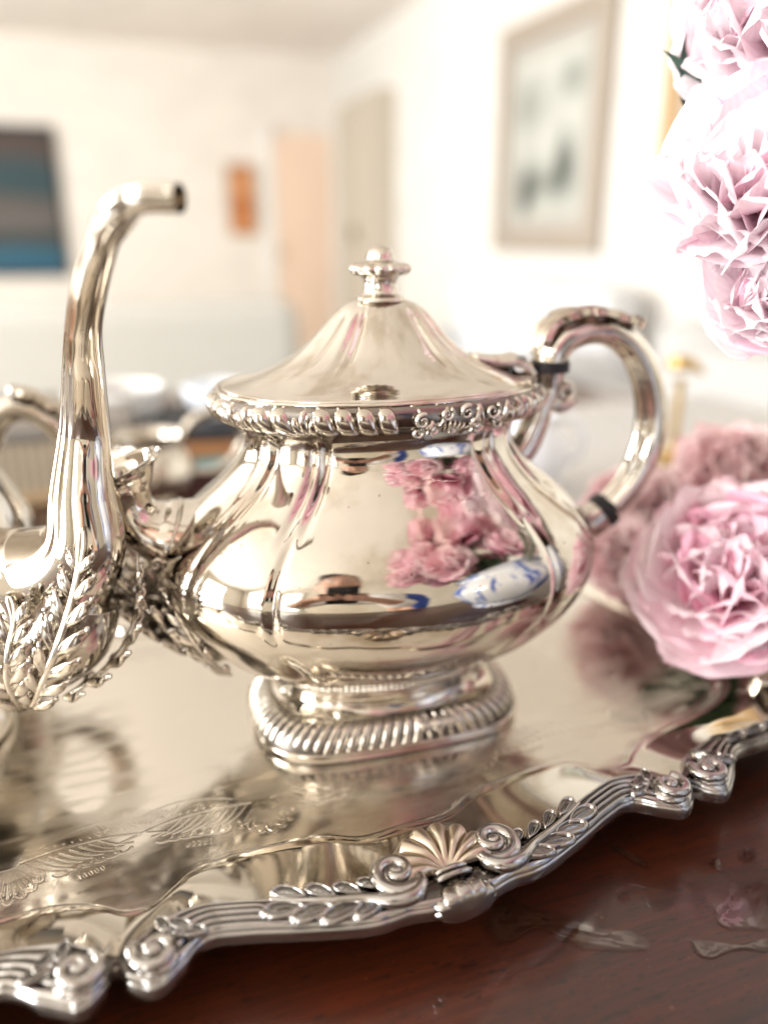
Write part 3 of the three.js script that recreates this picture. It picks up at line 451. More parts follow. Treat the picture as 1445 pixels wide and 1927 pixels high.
  for (let i = 0; i < NG; i++) {
    const u = (i + 0.5) / NG, near = Math.min(...sprayU.map((k) => Math.abs(((u - k + 0.5) % 1 + 1) % 1 - 0.5))), rib = Math.abs(dRib(u));
    if (near < 0.055) continue;
    const sk = ((((u - sprayU[0] + 0.5) % 1 + 1) % 1 - 0.5) > 0) === ((((u - sprayU[1] + 0.5) % 1 + 1) % 1) > 0.5) ? 0.008 : -0.008;
    if (rib < 0.0105) { for (const [o, k] of [[-.0075, -.004], [0, 0], [.0075, .004]]) part('rim_leaf', tongue(u + o * .8, .0045, .12, o ? .72 : .95, k, .0020), M.relief, t); } else part('gadroon', tongue(u, .0103, .06, .99, sk, .0024), M.relief, t);
  }
  for (const k of sprayU) { // sprays of shells, scrolls and rosettes at the middle of either side
    const P = (o, v, e) => V3(...onRim(k + o, v, e)), n = P(0, .5, .01).sub(P(0, .5, 0)).normalize();
    const along = P(.01, .5, 0).sub(P(-.01, .5, 0)).normalize(), upv = n.clone().cross(along); if (upv.y < 0) upv.negate();
    const q = new THREE.Quaternion().setFromUnitVectors(EY, n);
    const ros = (o, v, r) => { const g = lathe([[0, r * .55], [r * .3, r * .52], [r * .42, r * .25], [r * .7, r * .42], [r, r * .15], [r * 1.02, -r * .2]], 36, (a, w) => 1 + .16 * Math.cos(a * 6) * smooth(.4, 1, w)).applyQuaternion(q), p = P(o, v, .0006); g.translate(p.x, p.y, p.z); part('rosette', g, M.relief, t); };
    ros(-.030, .40, .0030); ros(.022, .36, .0034); ros(-.006, .30, .0020); ros(.044, .55, .0022);
    for (const [o, v, r, d] of [[-.043, .62, .0030, 1], [-.018, .74, .0026, -1], [.004, .74, .0028, 1], [.034, .70, .0032, -1], [.047, .38, .0026, 1], [-.046, .30, .0022, -1]]) part('rim_scroll', curl(P(o, v, .0012), r, 1, d, n, along, upv, .0008, 1.4), M.relief, t);
    for (let i = -3; i <= 3; i++) part('rim_leaf', tongue(k - .012 + i * .0042, .0021, .16, .62 - .04 * Math.abs(i), i * .0022, .0020, [6, 10]), M.relief, t);
    for (const [o, s] of [[-.036, -.012], [-.024, .012], [.028, -.010], [.014, .011], [.052, .008]]) part('rim_leaf', tongue(k + o, .0036, .15, .9, s, .0018, [8, 12]), M.relief, t);
  }
  part('rim_bead', lobedBody(POT, [[.0676, .1501, 0], [.0680, .1510, 0], [.0672, .1518, 0], [.0656, .1516, 0], [.0645, .1500, 0]], 480, 5), M.silver, t);
  // lid
  const lid = part('lid', lobedBody(POT, [[.0640, .1503, 0], [.0650, .1509, 0], [.0652, .1518, 0], [.0644, .1524, 0], [.0622, .1529, .1], [.0585, .1537, .3], [.0535, .1550, .6], [.0475, .1570, .9], [.0410, .1600, 1.0], [.0345, .1640, 1.1], [.0285, .1692, 1.1], [.0235, .1745, 1.1], [.0195, .1790, .9], [.0155, .1822, .6], [.0118, .1840, .2, 1.15], [.0090, .1846, 0, 1.3]], 900, 9, (u, v, a, y) => { const d = dRib(u), m = smooth(.182, .177, y) * smooth(.1545, .165, y), k = .05 / Math.max(a, .018) * .16; return m * (-.0015 * (gauss(d - .010, .0055 + k * .01) + gauss(d + .010, .0055 + k * .01)) + .0010 * gauss(d, .006)); }), M.silver, t);
  part('finial', [lathe([[0, .1836], [.0094, .1838], [.0098, .1846], [.0092, .1856], [.0078, .1862], [.0070, .1872], [.0066, .1886], [.0064, .1900], [.0066, .1915], [.0076, .1930], [.0088, .1940]], 48),
    lathe([[.0080, .1934], [.0104, .1940], [.0117, .1954], [.0116, .1970], [.0102, .1982], [.0076, .1988], [.0058, .1994], [.0054, .2004], [.0052, .2018], [.0044, .2034], [.0028, .2044], [.0012, .2048], [0, .2049]], 160, (a, v) => 1 + 0.12 * gauss(v - 0.28, 0.2) * (Math.pow(Math.abs(Math.cos(a * 7)), 0.7) - 0.5))], M.relief, lid);
  part('hinge', [moved(new THREE.CylinderGeometry(.0036, .0036, .013, 28), .0600, .1572, .0, Math.PI / 2, 0, 0), sweep([[.040, .1600, 0, .006, .002], [.050, .1578, 0, .007, .003], [.0605, .157, 0, .0075, .0036], [.0675, .152, 0, .007, .003]], LAT, { nt: 40, nr: 20 })], M.silver, lid);
  // handle
  const h = part('handle', sweep([[.0768, .1562, 0, .0072, .0078], [.0778, .1618, 0, .0076, .0080], [.0828, .1672, 0, .0078, .0076], [.0935, .1700, 0, .0078, .0066], [.1045, .1688, 0, .0078, .0064], [.1150, .1624, 0, .0078, .0066], [.1235, .1515, 0, .0078, .0070], [.1290, .1380, 0, .0078, .0074], [.1308, .1235, 0, .0078, .0078], [.1282, .1095, 0, .0078, .0078], [.1215, .0965, 0, .0076, .0074], [.1125, .0868, 0, .0072, .0070]], LAT, { nt: 260, nr: 56, shape: (p) => 1 - 0.10 * Math.pow(Math.abs(Math.sin(p * 2)), 6) + 0.03 * Math.cos(p * 4) }), M.silver, t);
  part('leaf_cap', [acanthus([[.0772, .1575, 0, .0085, .0080], [.0795, .1650, 0, .0092, .0080], [.0860, .1693, 0, .0090, .0074], [.0960, .1706, 0, .0082, .0068], [.1060, .1684, 0, .0070, .0070], [.1140, .1648, 0, .0050, .0080], [.1190, .1640, 0, .0030, .0092], [.1205, .1660, 0, .0022, .0080]], LAT, V3(-0.3, 1, 0), 6)], M.relief, h);
  for (const [x, y, rz] of [[.0768, .1545, 0], [.1105, .0850, -0.9]]) part('insulator', moved(new THREE.CylinderGeometry(.0087, .0087, .0044, 40).scale(1, 1, .95), x, y, 0, 0, 0, rz), M.insulator, t);
  part('handle_socket', [sweep([[.0768, .1535, 0, .0078, .0078], [.0770, .1490, 0, .0066, .0062], [.0768, .1440, 0, .0058, .0054], [.0738, .1370, 0, .0058, .0055], [.0715, .1295, 0, .0060, .0060], [.0672, .1200, 0, .0064, .0066], [.0600, .1110, 0, .0066, .0070]], LAT, { nt: 90, nr: 30 }), curl(V3(.0838, .1425, 0), .0058, 2.9, 1, LAT, EX, EY, .0030, 1.4), sweep([[.0768, .1480, 0, .005, .003], [.0758, .1415, 0, .005, .003], [.0790, .1372, 0, .005, .003], [.0840, .1366, 0, .005, .003], [.0890, .1392, 0, .005, .0026]], LAT, { nt: 50, nr: 18 })], M.relief, t);
  part('handle_socket', [sweep([[.1085, .0832, 0, .0078, .0078], [.1020, .0790, 0, .0082, .0086], [.0940, .0770, 0, .0090, .0098], [.0850, .0760, 0, .0105, .0120]], LAT, { nt: 50, nr: 30 })], M.relief, t);
  // spout with collar, leaf and flaring gadrooned lip
  const sp = part('spout', [sweep([[-.068, .086, 0, .0185, .0225], [-.080, .0900, 0, .0168, .0178], [-.0895, .0936, 0, .0150, .0146], [-.0955, .0962, 0, .0134, .0122], [-.1005, .1000, 0, .0120, .0106], [-.1040, .1060, 0, .0110, .0102], [-.1055, .1130, 0, .0112, .0108], [-.1062, .1180, 0, .0126, .0130], [-.1072, .1214, 0, .0156, .0166], [-.1076, .1226, 0, .0168, .0180]], LAT, { nt: 180, nr: 160, capped: false, shape: (p, v) => 1 + 0.06 * smooth(0.86, 0.97, v) * Math.pow(Math.abs(Math.cos(p * 10)), 0.6) }),
    sweep([[-.1074, .1226, 0, .0160, .0170], [-.1066, .1204, 0, .0118, .0122], [-.1056, .1150, 0, .0095, .0092], [-.1035, .1080, 0, .0090, .0088], [-.1000, .1020, 0, .0085, .0080]], LAT, { nt: 40, nr: 60, capped: false })], M.silver, t);
  part('collar', [sweep([[-.0892, .0935, 0, .0152, .0148], [-.0896, .0937, 0, .0157, .0153], [-.0901, .0939, 0, .0150, .0146]], LAT, { nt: 10, nr: 60 }), curl(V3(-.0955, .0862, .0142), .0026, 0, 1, V3(0, 0, 1), EX, EY, .0009, 1.2)], M.relief, sp);
  part('acanthus_leaf', [
    acanthusSpray([[-.072, .036, .010, .009, .002], [-.084, .052, .011, .011, .003], [-.093, .066, .012, .011, .003], [-.101, .078, .0125, .009, .003], [-.110, .086, .013, .006, .003], [-.113, .094, .013, .004, .004]], V3(0.4, 0, 1), V3(-0.7, -0.4, 0.6), 6),
    acanthusSpray([[-.070, .040, -.010, .009, .002], [-.084, .054, -.011, .011, .003], [-.095, .068, -.012, .011, .003], [-.106, .080, -.012, .008, .003], [-.112, .092, -.012, .004, .004]], V3(0.4, 0, -1), V3(-0.7, -0.4, -0.6), 6),
    acanthusSpray([[-.070, .037, 0, .010, .003], [-.086, .050, 0, .013, .004], [-.100, .064, 0, .013, .004], [-.112, .078, 0, .010, .004], [-.119, .092, 0, .006, .004]], LAT, V3(-0.8, -0.6, 0), 7),
    acanthusSpray([[-.068, .038, .018, .006, .003], [-.077, .050, .0215, .007, .004], [-.083, .062, .0225, .007, .004], [-.087, .073, .0205, .006, .004], [-.0865, .080, .0185, .004, .005]], V3(0.8, 0, 0.6), V3(-0.5, 0, 1), 5),
    curl(V3(-.0830, .0775, .0215), .0042, 0.5, 1, V3(-0.3, 0, 1), EX, EY, .0014, 1.3),
    sweep([[-.064, .052, 0, .015, .013], [-.076, .066, 0, .016, .014], [-.088, .078, 0, .0155, .0135], [-.096, .088, 0, .013, .012]], LAT, { nt: 40, nr: 40 }),
  ], M.relief, sp);
}

// ------------------------------------------------------------------ coffee pot, sugar bowl and creamer of the same set
{
  const P = V3(-0.207, 0.0004, 0.018), t = thing('coffee_pot', 'tall silver coffee pot at the left edge with a long upright spout', 'coffee pot', P, 0);
  const O = lobedOutline([[.62, .78], [.95, .31], [.95, -.31], [.62, -.78], [-.62, -.78], [-.95, -.31], [-.95, .31], [-.62, .78]], [.05, .05, .05, .05, .05, .05, .05, .05]);
  part('body', lobedBody(O, [[.036, .000, .1], [.041, .001, .1], [.041, .006, .1], [.034, .018, .4], [.031, .024, .5], [.035, .030, .8], [.048, .042, 1], [.056, .060, .9], [.0585, .078, .7], [.056, .096, .8], [.049, .116, 1], [.041, .138, 1.1], [.036, .160, 1], [.0345, .176, .7], [.037, .190, .3], [.041, .196, 0], [.041, .200, 0], [.037, .202, 0]], 640, 7), M.silver, t);
  const lid = part('lid', lobedBody(O, [[.037, .2015, 0], [.038, .205, 0], [.034, .209, .3], [.027, .216, .8], [.018, .228, 1], [.010, .238, .6], [.006, .242, 0], [.0005, .243, 0]], 320, 7), M.silver, t);
  part('finial', moved(lathe([[.006, 0], [.004, .006], [.009, .012], [.010, .016], [.006, .020], [.003, .023], [0, .025]], 32, (a, v) => 1 + 0.06 * Math.cos(a * 8) * v), 0, .241, 0), M.relief, lid);
  part('handle', sweep([[-.036, .184, 0, .006, .006], [-.055, .196, 0, .007, .007], [-.078, .188, 0, .007, .007], [-.090, .160, 0, .007, .007], [-.088, .125, 0, .007, .007], [-.072, .095, 0, .006, .006], [-.054, .082, 0, .006, .006]], LAT, { nt: 120, nr: 24 }), M.silver, t);
  // spout, in world places relative to the pot
  const w = (x, y, z) => [x - P.x + 0.0085 * smooth(0.23, 0.15, y), y, z - P.z];
  const sp = part('spout', [sweep([[...w(-.163, .074, .026), .020, .026], [...w(-.140, .080, .0320), .0175, .0235], [...w(-.1225, .096, .0370), .0140, .0170], [...w(-.1192, .119, .0370), .0112, .0118], [...w(-.1165, .142, .0350), .0088, .0087], [-.1023 - P.x, .1648, .0444 - P.z, .0070, .0067], [-.0960 - P.x, .1804, .0570 - P.z, .0057, .0054], [-.0874 - P.x, .1944, .0712 - P.z, .0053, .0050], [-.0775 - P.x, .2066, .0860 - P.z, .0046, .0043], [-.0690 - P.x, .2140, .0985 - P.z, .0043, .0040], [-.0600 - P.x, .2172, .1070 - P.z, .0042, .0038], [-.0500 - P.x, .2172, .1085 - P.z, .0047, .0036]], V3(-0.42, 0, 1), { nt: 320, nr: 150, capped: false,
    shape: (p, v) => { const k = smooth(0.12, 0.3, v), q = (c, s) => gauss(((p - c + Math.PI) % (2 * Math.PI) + 2 * Math.PI) % (2 * Math.PI) - Math.PI, s); return 1 + k * (0.09 * (q(0.55, 0.12) + q(2.6, 0.12)) - 0.07 * (q(0.80, 0.10) + q(2.35, 0.10)) + 0.06 * (q(0.15, 0.11) + q(3.0, 0.11)) - 0.05 * (q(0.33, 0.07) + q(2.82, 0.07))); } }),
    sweep([[-.0502 - P.x, .2172, .1085 - P.z, .0044, .0033], [-.0545 - P.x, .2173, .1080 - P.z, .0036, .0030], [-.0560 - P.x, .2173, .1078 - P.z, .0020, .0018], [-.0562 - P.x, .2173, .1077 - P.z, .0001, .0001], [-.0775 - P.x, .2065, .0860 - P.z, .0040, .0037]], V3(-0.42, 0, 1), { nt: 20, nr: 30, capped: false })], M.silver, t);
  const side = V3(-0.42, 0, 1).normalize(), out = V3(0.75, -0.3, 0.6);
  part('acanthus_leaf', [
    acanthusSpray([[...w(-.142, .040, .052), .007, .003], [...w(-.134, .053, .056), .009, .004], [...w(-.126, .067, .057), .010, .004], [...w(-.1205, .082, .0545), .009, .003], [...w(-.1165, .097, .0520), .006, .003], [...w(-.1145, .110, .0500), .003, .0035]], V3(1, 0.2, 0.1), V3(0.1, -0.1, 1), 7),
    acanthusSpray([[...w(-.148, .038, .050), .007, .003], [...w(-.147, .052, .056), .009, .004], [...w(-.144, .064, .0575), .0095, .004], [...w(-.141, .076, .056), .007, .003], [...w(-.142, .086, .054), .003, .004]], V3(1, 0.5, 0.1), V3(-0.1, -0.1, 1), 6),
    acanthusSpray([[...w(-.136, .040, .046), .007, .003], [...w(-.121, .052, .046), .009, .004], [...w(-.110, .066, .045), .009, .004], [...w(-.105, .082, .043), .007, .003], [...w(-.105, .096, .041), .003, .004]], V3(0.2, 0, 1), V3(1, -0.3, 0.2), 6),
    sweep([[...w(-.160, .046, .032), .018, .018], [...w(-.142, .055, .038), .017, .018], [...w(-.130, .066, .040), .016, .018], [...w(-.124, .080, .040), .014, .015]], side, { nt: 50, nr: 40 }),
    curl(V3(...w(-.151, .060, .056)), .0055, 0, 1, V3(0, 0, 1), EX, EY, .0016, 1.4), curl(V3(...w(-.1515, .078, .0545)), .0042, 2, -1, V3(0, 0, 1), EX, EY, .0014, 1.4),
  ], M.relief, sp); void out;
}
{
  const O = POT, bx = V3(-0.232, 0.0004, -0.062);
  const t = thing('sugar_bowl', 'silver sugar bowl behind the coffee pot with a leaf topped loop handle', 'sugar bowl', bx, 10 * Math.PI / 180);
  part('body', lobedBody(O, [[.034, 0, .1], [.037, .001, .1], [.037, .006, .1], [.029, .017, .4], [.031, .024, .8], [.043, .036, 1], [.051, .056, .6], [.0515, .068, .5], [.046, .084, .9], [.038, .098, 1.1], [.036, .106, .5], [.041, .112, 0], [.042, .116, 0], [.039, .118, 0]], 480, 7), M.silver, t);
  part('lid', lobedBody(O, [[.039, .1165, 0], [.038, .120, 0], [.028, .126, .8], [.015, .136, 1], [.006, .142, .4], [.008, .149, 0], [.004, .154, 0], [.0003, .155, 0]], 320, 6), M.silver, t);
  const h = part('handle', sweep([[.036, .108, 0, .006, .006], [.042, .123, 0, .0068, .0068], [.054, .128, 0, .007, .0065], [.068, .121, 0, .007, .0068], [.078, .104, 0, .007, .007], [.081, .085, 0, .007, .007], [.074, .066, 0, .0065, .0065], [.060, .056, 0, .006, .006], [.047, .055, 0, .006, .006]], LAT, { nt: 160, nr: 40, shape: (p) => 1 - 0.10 * Math.pow(Math.abs(Math.sin(p * 2)), 6) }), M.silver, t);
  part('leaf_cap', acanthus([[.080, .099, 0, .004, .0078], [.0755, .112, 0, .0075, .0072], [.0665, .122, 0, .0080, .0070], [.056, .1290, 0, .0072, .0066], [.049, .1315, 0, .003, .0066]], LAT, V3(0.6, 1, 0), 5, .0012), M.relief, h);
}
{
  const t = thing('silver_creamer', 'small silver creamer behind the teapot spout showing its round loop handle', 'creamer', V3(-0.187, TOP + 0.0004, -0.30), 20 * Math.PI / 180);
  part('body', lathe([[.0, .0], [.022, .0], [.024, .004], [.016, .010], [.018, .016], [.032, .028], [.036, .040], [.031, .054], [.025, .062], [.027, .069], [.0285, .071], [.026, .070], [.023, .062], [.028, .050], [.030, .038]], 64, null, 5), M.silver, t);
  part('handle', sweep([[.0255, .066, 0, .0052, .0040], [.038, .081, 0, .0055, .0042], [.058, .086, 0, .0055, .0042], [.072, .078, 0, .0055, .0042], [.076, .062, 0, .0055, .0042], [.068, .046, 0, .005, .004], [.052, .037, 0, .005, .004], [.034, .037, 0, .005, .004]], LAT, { nt: 110, nr: 24 }), M.silver, t);
}
// ------------------------------------------------------------------ things on the far part of the table
{
  const base = [-0.155, -0.46]; let y = TOP + 0.0004;
  for (const [name, label, w, h, d, col, turn] of [
    ['book', 'thick dark red book lying lowest in the stack behind the creamer', 0.25, 0.019, 0.18, [.055, .018, .016], 0.32],
    ['book', 'thin teal book in the stack behind the creamer', 0.22, 0.009, 0.16, [.16, .36, .38], 0.24],
    ['book', 'tan orange book lying above the teal book', 0.19, 0.012, 0.14, [.42, .20, .085], 0.36],
    ['book', 'black book on top of the stack behind the creamer', 0.17, 0.011, 0.125, [.018, .02, .026], 0.2]]) {
    const t = thing(name, label, 'book', V3(base[0], y, base[1]), turn), m = plain(col, 0.6);
    part('cover', [moved(box(w, 0.0024, d, 0.001), 0, 0.0012, 0), moved(box(w, 0.0024, d, 0.001), 0, h - 0.0012, 0), moved(box(w, h - 0.005, 0.0024, 0.001), 0, h / 2, d / 2 - 0.0013)], m, t);
    part('pages', moved(new THREE.BoxGeometry(w - 0.008, h - 0.0052, d - 0.008), 0, h / 2, -0.002), plain([.55, .48, .36], 0.9), t);
    y += h + 0.0004;
  }
  const cup = (label, pos, r, h, m) => { const t = thing('porcelain_cup', label, 'cup', pos, 0.6); part('bowl', lathe([[0, 0], [r * .55, 0], [r * .6, .004], [r * .56, .006], [r * .85, h * .35], [r, h * .8], [r * 1.05, h], [r * 1.0, h * .99], [r * .92, h * .75], [r * .75, h * .35], [r * .3, h * .16], [0, h * .14]], 64, null, 5), m, t); part('handle', sweep([[r * .98, h * .82, 0, .003, .003], [r * 1.3, h * .9, 0, .003, .003], [r * 1.5, h * .65, 0, .003, .003], [r * 1.25, h * .36, 0, .003, .003], [r * .88, h * .34, 0, .003, .003]], LAT, { nt: 50, nr: 14 }), m, t); return t; };
  M.china = new THREE.MeshPhysicalMaterial({ roughness: 0.25, clearcoat: 0.7, clearcoatRoughness: 0.06, map: dataTex(512, 256, (x, y) => {
    const a = fbm(x * 9, y * 5, 9, 4, 91), b = fbm(x * 22, y * 12, 22, 3, 95), c = fbm(x * 4, y * 3, 4, 3, 99), ring = Math.max(gauss(y - 0.93, 0.03), gauss(y - 0.1, 0.03), gauss(y - 0.85, 0.008));
    const k = clamp(Math.max(smooth(0.56, 0.64, a) * smooth(0.38, 0.6, b + 0.08), 0.8 * smooth(0.60, 0.66, b) * smooth(0.4, 0.5, c), ring * 0.7 * (0.6 + 0.4 * Math.sin(x * 300))));
    return [lerp(.88, .24, k), lerp(.90, .36, k), lerp(.93, .70, k)];
  }, true) }); M.china.map.repeat.set(10, 5);
  cup('pale bluish white cup standing on the stack of books', V3(-0.165, y, -0.46), 0.030, 0.030, plain([.74, .79, .86], 0.3));
  cup('plain white cup on the table left of the book stack', V3(-0.27, TOP + 0.0004, -0.48), 0.045, 0.075, plain([.82, .81, .79], 0.3));
  { const c = thing('table_runner', 'pale grey cloth spread on the far right part of the table', 'cloth', V3(0.285, TOP + 0.0002, -0.50), PHI), cm = plain([.66, .65, .635], 0.95, { map: weave });
    part('cloth', box(0.56, 0.003, 0.5, 0.0014).translate(0, 0.0016, 0), cm, c); part('hem', [moved(box(0.56, 0.0012, 0.012, 0.0005), 0, 0.0034, 0.238), moved(box(0.012, 0.0012, 0.46, 0.0005), -0.268, 0.0034, 0)], cm, c); }
  const pl = thing('white_jug', 'round white jug half hidden behind the right side of the teapot', 'jug', V3(0.122, TOP + 0.0036, -0.36), 0); pl.scale.set(.72, .60, .72);
  part('body', lathe([[0, 0], [.030, 0], [.034, .004], [.046, .03], [.052, .058], [.046, .086], [.034, .104], [.031, .112], [.035, .120], [.0365, .1205], [.033, .118], [.029, .110], [.030, .1]], 64, null, 5), plain([.78, .80, .86], 0.3), pl);
  part('handle', sweep([[.033, .108, 0, .005, .004], [.055, .112, 0, .005, .004], [.070, .09, 0, .005, .004], [.066, .06, 0, .005, .004], [.050, .046, 0, .005, .004]], V3(0, 0, 1), { nt: 60, nr: 16 }), plain([.78, .80, .86], 0.3), pl);
  // low woven box with a dark lid behind the sugar bowl
  const bk = thing('woven_box', 'low woven box with dark lid on the table behind the sugar bowl', 'box', V3(-0.36, TOP + 0.0004, -0.40), 0.33);
  part('side', moved(box(0.24, 0.055, 0.16, 0.006), 0, 0.0275, 0), plain(0xffffff, 0.9, { map: dataTex(256, 128, (x, y) => { const q = 0.42 + 0.25 * Math.abs(Math.sin(x * 90)) * Math.abs(Math.sin(y * 40)) + 0.15 * H(x * 256 | 0, y * 128 | 0); return [q, q * 0.92, q * 0.8]; }, true) }), bk);
  part('base', moved(box(0.25, 0.012, 0.17, 0.003), 0, 0.006, 0), plain([.36, .25, .14], 0.6), bk);
  part('lid', moved(box(0.245, 0.014, 0.165, 0.004), 0, 0.062, 0), plain([.20, .18, .16], 0.5), bk);
  const dec = thing('golden_ornament', 'small pointed golden ornament beyond the teapot handle', 'ornament', V3(0.292, TOP + 0.0036, -0.47), 0.3);
  part('stem', lathe([[0, 0], [.020, 0], [.022, .004], [.006, .010], [.004, .03], [.004, .075], [.008, .082]], 32), plain([.55, .36, .12], 0.35, { metalness: 0.9 }), dec);
  part('leaf', moved(sweep([[-.016, 0, 0, .010, .006], [0, .004, 0, .012, .007], [.016, .002, 0, .006, .004], [.026, -.003, 0, .001, .001]], LAT, { nt: 40, nr: 20 }), 0.002, .094, 0, 0, 0, -0.25), plain([.55, .36, .12], 0.35, { metalness: 0.9 }), dec);
}

// ------------------------------------------------------------------ peonies in a blue and white bowl
const petalTex = (tip, deep, k) => dataTex(128, 128, (x, y) => { const vein = 0.5 + 0.5 * Math.sin(x * 90 + 5 * fbm(x * 6, y * 2, 0, 2, k)), q = clamp(Math.pow(y, 0.75) + 0.25 * (fbm(x * 5, y * 3, 0, 3, k) - 0.5) + 0.06 * (vein - 0.5)); return tip.map((c, i) => lerp(deep[i], c, smooth(0, 0.8, q)) * (0.97 + 0.03 * vein)); }, true);
const petalMat = (tip, deep, k) => new THREE.MeshPhysicalMaterial({ map: petalTex(tip, deep, k), roughness: 0.75, sheen: 0.3, sheenRoughness: 0.6, sheenColor: new THREE.Color(1, 0.9, 0.95), transmission: 0.36, thickness: 0, side: THREE.DoubleSide });
M.petals = [petalMat([.998, .965, .975], [.99, .82, .88], 200), petalMat([.995, .93, .95], [.985, .73, .83], 210), petalMat([.99, .86, .91], [.97, .58, .75], 220)];
M.pink = [petalMat([.998, .93, .945], [.98, .66, .77], 250), petalMat([.995, .87, .905], [.975, .55, .70], 260), petalMat([.985, .78, .85], [.95, .42, .60], 270)];
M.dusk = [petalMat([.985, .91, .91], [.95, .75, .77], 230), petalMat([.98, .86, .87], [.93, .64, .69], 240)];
M.green = plain([.055, .105, .045], 0.55);
const petalGeo = Array.from({ length: 12 }, (_, q) => {
  const A = rr(0, 6), B = rr(0, 6), cup = rr(0.55, 1.0), W = rr(0.56, 0.78), ruf = rr(0.010, 0.026), notch = rr(0, 0.10), cr = rr(0.18, 0.36);
  return grid(20, 20, (u, v) => {
    const x = u * 2 - 1, w = W * Math.pow(Math.sin(Math.PI * Math.min(0.97, 0.07 + 0.80 * Math.pow(v, 0.8))), 0.7) * (0.3 + 0.7 * smooth(0, 0.45, v));
    const edge = v - (0.12 * x * x + notch * gauss(x, 0.22) + 0.014 * Math.sin(x * 7 + A) + 0.005 * Math.sin(x * 19 + B)) * smooth(0.5, 1, v);
    const ang = x * (1 + cr) * 0.9, arc = w / 0.9;
    const y = Math.sin(Math.min(1.45, edge * 1.2)) * 0.98, z = -(0.66 * cup) * edge * edge + (1 - Math.cos(ang)) * arc * cr * 1.2 + ruf * Math.sin(x * 5 + A) * v * v + ruf * Math.sin(x * 11 + B + v * 3) * v * v * v * 1.3 + 0.10 * smooth(0.78, 1, v) * (v - 0.78) / 0.22;
    return [Math.sin(ang) * arc / (1 + cr), y, z];
  }, { uv: (u, v) => [u, v] });
});
function peony(label, pos, axis, R, mats, stemTo, n = 1, group = null) {
  const t = thing('peony', label, 'flower', pos, 0, group);
  const q0 = new THREE.Quaternion().setFromUnitVectors(EY, axis.clone().normalize());
  const add = (th, az, L, lift, mi) => {
    const m = part('petal', petalGeo[Math.floor(rnd() * petalGeo.length)], mats[mi % mats.length], t);
    const q = q0.clone().multiply(new THREE.Quaternion().setFromAxisAngle(EY, az)).multiply(new THREE.Quaternion().setFromAxisAngle(EX, th)).multiply(new THREE.Quaternion().setFromAxisAngle(EY, rr(-0.35, 0.35)));
    m.quaternion.copy(q); m.scale.set(L * rr(0.9, 1.25), L, L); m.position.copy(V3(0, -lift, 0).applyQuaternion(q0)).add(V3(rr(-1, 1), rr(-1, 1), rr(-1, 1)).multiplyScalar(R * 0.05));
  };
  const layers = [[8, 1.9, 1.05, 0.10, 1], [10, 1.55, 1.08, 0.12, 0], [11, 1.2, 1.07, 0.14, 0], [11, 0.88, 1.02, 0.16, 1], [8, 0.56, 0.98, 0.18, 0], [5, 0.28, 0.92, 0.2, 2], [2, 0.08, 0.85, 0.2, 1]];
  layers.forEach(([c, th, L, lift, mi], li) => { c = Math.round(c * n); for (let i = 0; i < c; i++) add(th + rr(-0.16, 0.16), (i + rr(-0.3, 0.3)) / c * Math.PI * 2 + li, R * L * rr(0.88, 1.08), R * lift, rnd() < 0.25 ? mi + 1 : mi); });
  const neck = V3(0, -R * 0.15, 0).applyQuaternion(q0), sw = [];
  for (const k of [-2, -1, 0, 1, 2]) part('sepal', moved(grid(6, 8, (u, v) => { const x = u * 2 - 1; return [x * 0.3 * R * Math.sin(Math.PI * (0.1 + 0.88 * v)), R * 0.7 * v, -0.25 * R * v * v + 0.1 * R * x * x]; }, { uv: (u, v) => [u, v] }).applyQuaternion(q0.clone().multiply(new THREE.Quaternion().setFromAxisAngle(EY, k * 1.25)).multiply(new THREE.Quaternion().setFromAxisAngle(EX, 2.1))), neck.x, neck.y, neck.z), M.green, t);
  if (stemTo) { const e = stemTo.clone().sub(pos), d = axis.clone().normalize().multiplyScalar(-R * 0.9); for (let i = 0; i <= 8; i++) { const f = i / 8, m = 1 - f, c = d.clone().add(neck); sw.push([m * m * neck.x + 2 * m * f * (c.x + 0.2 * e.x) + f * f * e.x, m * m * neck.y + 2 * m * f * (c.y + 0.2 * e.y) + f * f * e.y, m * m * neck.z + 2 * m * f * (c.z + 0.2 * e.z) + f * f * e.z, 0.0024, 0.0024]); } part('stem', sweep(sw, V3(0.3, 0.2, 1), { nt: 50, nr: 12 }), M.green, t); }
  return t;
}
const VASE = V3(0.226, TOP + 0.0004, 0.130);
{
  const t = thing('porcelain_bowl', 'blue and white porcelain flower bowl just outside the right edge, mirrored in the teapot', 'bowl', VASE, 0);
  part('bowl', lathe([[0, .002], [.034, .002], [.040, 0], [.042, .004], [.040, .010], [.056, .030], [.070, .058], [.073, .082], [.066, .104], [.060, .114], [.064, .122], [.066, .1225], [.062, .120], [.056, .112], [.062, .100], [.066, .08], [.060, .05], [.03, .016], [0, .012]], 96, null, 6).scale(1.27, 1.22, 1.27), M.china, t);
}
const mouth = V3(VASE.x - 0.012, 0.100, VASE.z - 0.005);
peony('large pale pink peony hanging into the frame at upper right', V3(0.1376, 0.2260, 0.0069), V3(-0.40, 0.70, 0.45), 0.0400, M.petals, mouth, 1.1);
peony('pink peony cut off by the top right corner', V3(0.1530, 0.2900, -0.0300), V3(-0.6, 0.3, 0.7), 0.0430, M.petals, mouth, 1.05);
peony('drooping pale pink peony lowest of the upper bunch', V3(0.1475, 0.1900, 0.0090), V3(-0.45, 0.5, 0.6), 0.0280, M.petals, mouth, 0.9);
peony('bright pink peony lying low over the right end of the tray', V3(0.1587, 0.0640, -0.0171), V3(-0.35, 0.70, 0.55), 0.0435, M.pink, mouth, 1.15);
